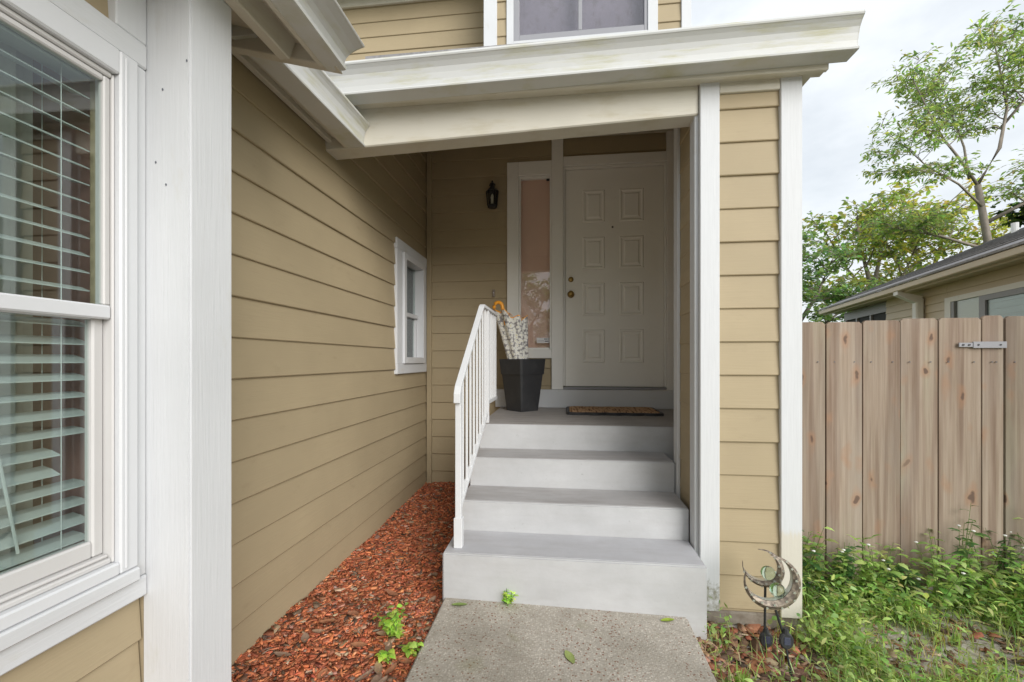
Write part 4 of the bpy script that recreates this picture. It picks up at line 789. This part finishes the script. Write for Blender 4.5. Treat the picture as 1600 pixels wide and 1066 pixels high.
# ------------------------------------------------------------------ small weeds (things) and the green ground cover (stuff)
GR = [(0.306, 0.466, 0.138), (0.4, 0.568, 0.176), (0.259, 0.385, 0.138), (0.519, 0.608, 0.225)]
LIME = [(0.47, 0.689, 0.125), (0.376, 0.608, 0.114), (0.564, 0.73, 0.176)]
def weed(name, base, h, stems, nl, ls, lw, label, group, cols=GR, spread=.35, flowers=0):
    T = empty(name, base, label, 'plant', group); tb = MB(); P = []; D = []; N = []; fl = []
    for s in range(stems):
        a = random.uniform(0, 6.28); lean = random.uniform(.1, 1) * spread; hh = h * random.uniform(.6, 1); b = Vector(base) + Vector((random.gauss(0, .012), random.gauss(0, .012), -.01))
        pts = [b + Vector((math.cos(a) * lean * hh * t ** 1.4, math.sin(a) * lean * hh * t ** 1.4, hh * t)) for t in (0, .35, .7, 1)]; tb.tube(pts, [.003, .0025, .002, .0012], 4)
        for l in range(nl):
            t = .2 + .8 * (l + random.random()) / nl; f = min(t, .999) * 3; i = int(f); p = pts[i].lerp(pts[i + 1], f - i); an = l * 2.4 + random.random()
            P.append(p); D.append((math.cos(an), math.sin(an), random.uniform(-.1, .6))); N.append((random.gauss(0, .2), random.gauss(0, .2), 1))
        if flowers and s < flowers: fl.append(pts[-1])
    tb.build('stem', 'stemgreen', T); n = len(P); L = ls * rng.uniform(.55, 1.2, n)
    V, Tt, Q = leaf_arrays(np.array(P), np.array(D), np.array(N), L, L * lw * rng.uniform(.8, 1.2, n), .3); fast_mesh('foliage', V, [Tt, Q], 'leaf', T, np.repeat(tints(cols, n, .2, .08), 6, 0), smooth=True, origin=base)
    for p in fl: MB().lathe(tuple(p), [(.001, 0), (.007, .003), (.009, .007), (.003, .010)], 7).build('flower', 'petal', T)
M['stemgreen'] = NT('stem_green').bsdf((.14, .20, .06), .6, .2)
weed('weed_plant', (-.72, 1.80, bed_h(-.72, 1.8)), .15, 12, 9, .032, .36, 'bright green leafy weed, biggest one growing in the mulch', 'weeds in the mulch', LIME, .5)
weed('weed_plant', (-.60, 1.70, bed_h(-.60, 1.7)), .07, 5, 6, .035, .36, 'small green weed in the mulch touching the walkway edge', 'weeds in the mulch', LIME, .5)
weed('weed_plant', (-.70, 1.66, bed_h(-.70, 1.66)), .07, 4, 6, .035, .36, 'small green weed in the mulch just in front of the biggest', 'weeds in the mulch', LIME, .4)
weed('weed_plant', (-.255, 2.050, .028), .085, 9, 7, .024, .34, 'tiny green weed sprouting where bottom step meets the walkway', 'weed at the step', LIME, .7)
for i in range(34):
    x = 1.2 + 2.6 * (i + random.random()) / 34; y = random.uniform(2.45, 2.66); h = random.uniform(.38, .60) if i % 3 == 0 else random.uniform(.28, .46)
    weed('tall_weed', (x, y, gh(x, y)), h, random.randint(4, 7), 11, .056, .20 + .12 * random.random(), ('tall ' if h > .42 else 'low ') + 'leafy green weed ' + ('with white flowers ' if i % 2 == 0 else 'without flowers ') + 'at the foot of the fence', 'weeds along the fence', GR if i % 4 else [(.07, .15, .05), (.09, .18, .06)], .4, flowers=(2 if i % 2 == 0 else 0))
def bare(x, y):      # sandy gaps in the weeds
    d = min(math.hypot((x - 1.58) / .30, (y - 2.13) / .17), math.hypot((x - 1.98) / .17, (y - 2.28) / .24), math.hypot((x - .83) / .30, (y - 1.98) / .26), math.hypot((x - 1.9) / .25, (y - 1.8) / .12))
    return d + .55 * mnoise.noise(Vector((x * 5, y * 5, 1)))
def yard(n, ymin=1.0, ymax=2.66, thr=.12):
    xs = rng.uniform(.60, 4.4, n); ys = rng.uniform(ymin, ymax, n); r = rng.random(n)
    k = np.array([not (x < 1.19 and y > 2.2) and (bare(x, y) > 1 or q < thr) for x, y, q in zip(xs, ys, r)]); return xs[k], ys[k]
def cover(name, n, label, cols, lo, hi, wr, hlo, hhi, per, up, thr=.10, fence_gain=1.0, **k):
    xs, ys = yard(n, thr=thr); n = len(xs); P = []; D = []; N = []; zb = np.array([gh(a, b) for a, b in zip(xs, ys)])
    g = np.clip((ys - 1.9) / .7, 0, 1) * fence_gain
    for _ in range(per):
        h = rng.uniform(hlo, hhi, n) * (1 + g * 1.6) * rng.uniform(0.1, 1, n); a = rng.uniform(0, 6.28, n); P.append(np.stack([xs + rng.normal(0, .025, n), ys + rng.normal(0, .02, n), zb + h], 1)); P[-1][:, 1] = np.minimum(P[-1][:, 1], 2.675)
        D.append(np.stack([np.cos(a), np.sin(a), rng.uniform(-.1, up, n)], 1)); N.append(np.stack([rng.normal(0, .3, n), rng.normal(0, .3, n), np.ones(n)], 1))
    P, D, N = map(np.concatenate, (P, D, N)); m = len(P); D[:, 1] = np.where(P[:, 1] > 2.6, -np.abs(D[:, 1]), D[:, 1]); L = rng.uniform(lo, hi, m) * (1 + .3 * np.clip((P[:, 1] - 2) / .6, 0, 1))
    inner = (P[:, 0] < 1.24) & (P[:, 1] > 2.17); P[inner, 1] -= .1
    V, Tt, Q = leaf_arrays(P, D, N, L, L * rng.uniform(*wr, m), .3); tn = tints(cols, m, .25, .1)
    fast_mesh(name, V, [Tt, Q], 'leaf', None, np.repeat(tn, 6, 0), smooth=True, label=label, kind='stuff')
cover('ground_cover', 2300, 'low oval leafed weeds covering the side yard before the fence', GR, .018, .042, (.20, .36), .01, .12, 7, .8)
cover('fine_weeds', 4200, 'fine narrow leafed weeds filling the side yard', GR[1:] + [(.33, .40, .13), (.28, .38, .10)], .018, .05, (.07, .15), .01, .13, 8, 1.1)
def grass(name, n, label, cols, lo, hi, w, lean=.5):
    xs, ys = yard(n, thr=.16); n = len(xs); zb = np.array([gh(a, b) for a, b in zip(xs, ys)]) - .004; h = rng.uniform(lo, hi, n); a = rng.uniform(0, 6.28, n); ln = rng.uniform(.1, 1, n) * lean
    d = np.stack([np.cos(a), np.sin(a), np.zeros(n)], 1); s = np.stack([-np.sin(a), np.cos(a), np.zeros(n)], 1) * (w * rng.uniform(.6, 1.3, n))[:, None]; b = np.stack([xs, ys, zb], 1); up = np.array([0, 0, 1.])
    p1 = b + up * (h * .5)[:, None] + d * (h * ln * .25)[:, None]; p2 = b + up * (h * (1 - ln * .35))[:, None] + d * (h * ln * .9)[:, None]
    V = np.stack([b - s, b + s, p1 + s * .8, p1 - s * .8, p2], 1); V[:, :, 1] = np.minimum(V[:, :, 1], 2.68); V = V.reshape(-1, 3); i = np.arange(n)[:, None] * 5
    fast_mesh(name, V, [i + np.array([[0, 1, 2, 3]]), i + np.array([[3, 2, 4]])], 'leaf', None, np.repeat(tints(cols, n, .2, .1), 5, 0), label=label, kind='stuff')
grass('grass', 24000, 'green grass blades growing in the side yard', GR + [(.34, .40, .13), (.38, .40, .17), (.30, .40, .12)], .05, .15, .0024, 1.0)
grass('dry_grass', 9000, 'dry straw coloured grass among the green weeds', [(.42, .32, .17), (.50, .40, .24), (.36, .25, .14)], .04, .13, .002, 1.1)
def litter_region(n): xs = rng.uniform(.60, 2.4, n); ys = rng.uniform(1.4, 2.5, n); k = ~((xs < 1.2) & (ys > 2.22)); return xs[k], ys[k]
def litter_near(n): xs = rng.uniform(.58, 1.15, n); ys = rng.uniform(1.5, 2.24, n); return xs, ys
chips('leaf_litter', 1500, litter_region, BRN, .015, .05, gh, 'dryleaf', 'brown leaf litter and bark scattered on the yard soil', (.25, .6), .0012)
chips('leaf_litter', 700, litter_near, BRN + [(.40, .14, .09)], .03, .07, gh, 'dryleaf', 'brown leaf litter heaped at the foot of the pillar', (.3, .65), .0015)
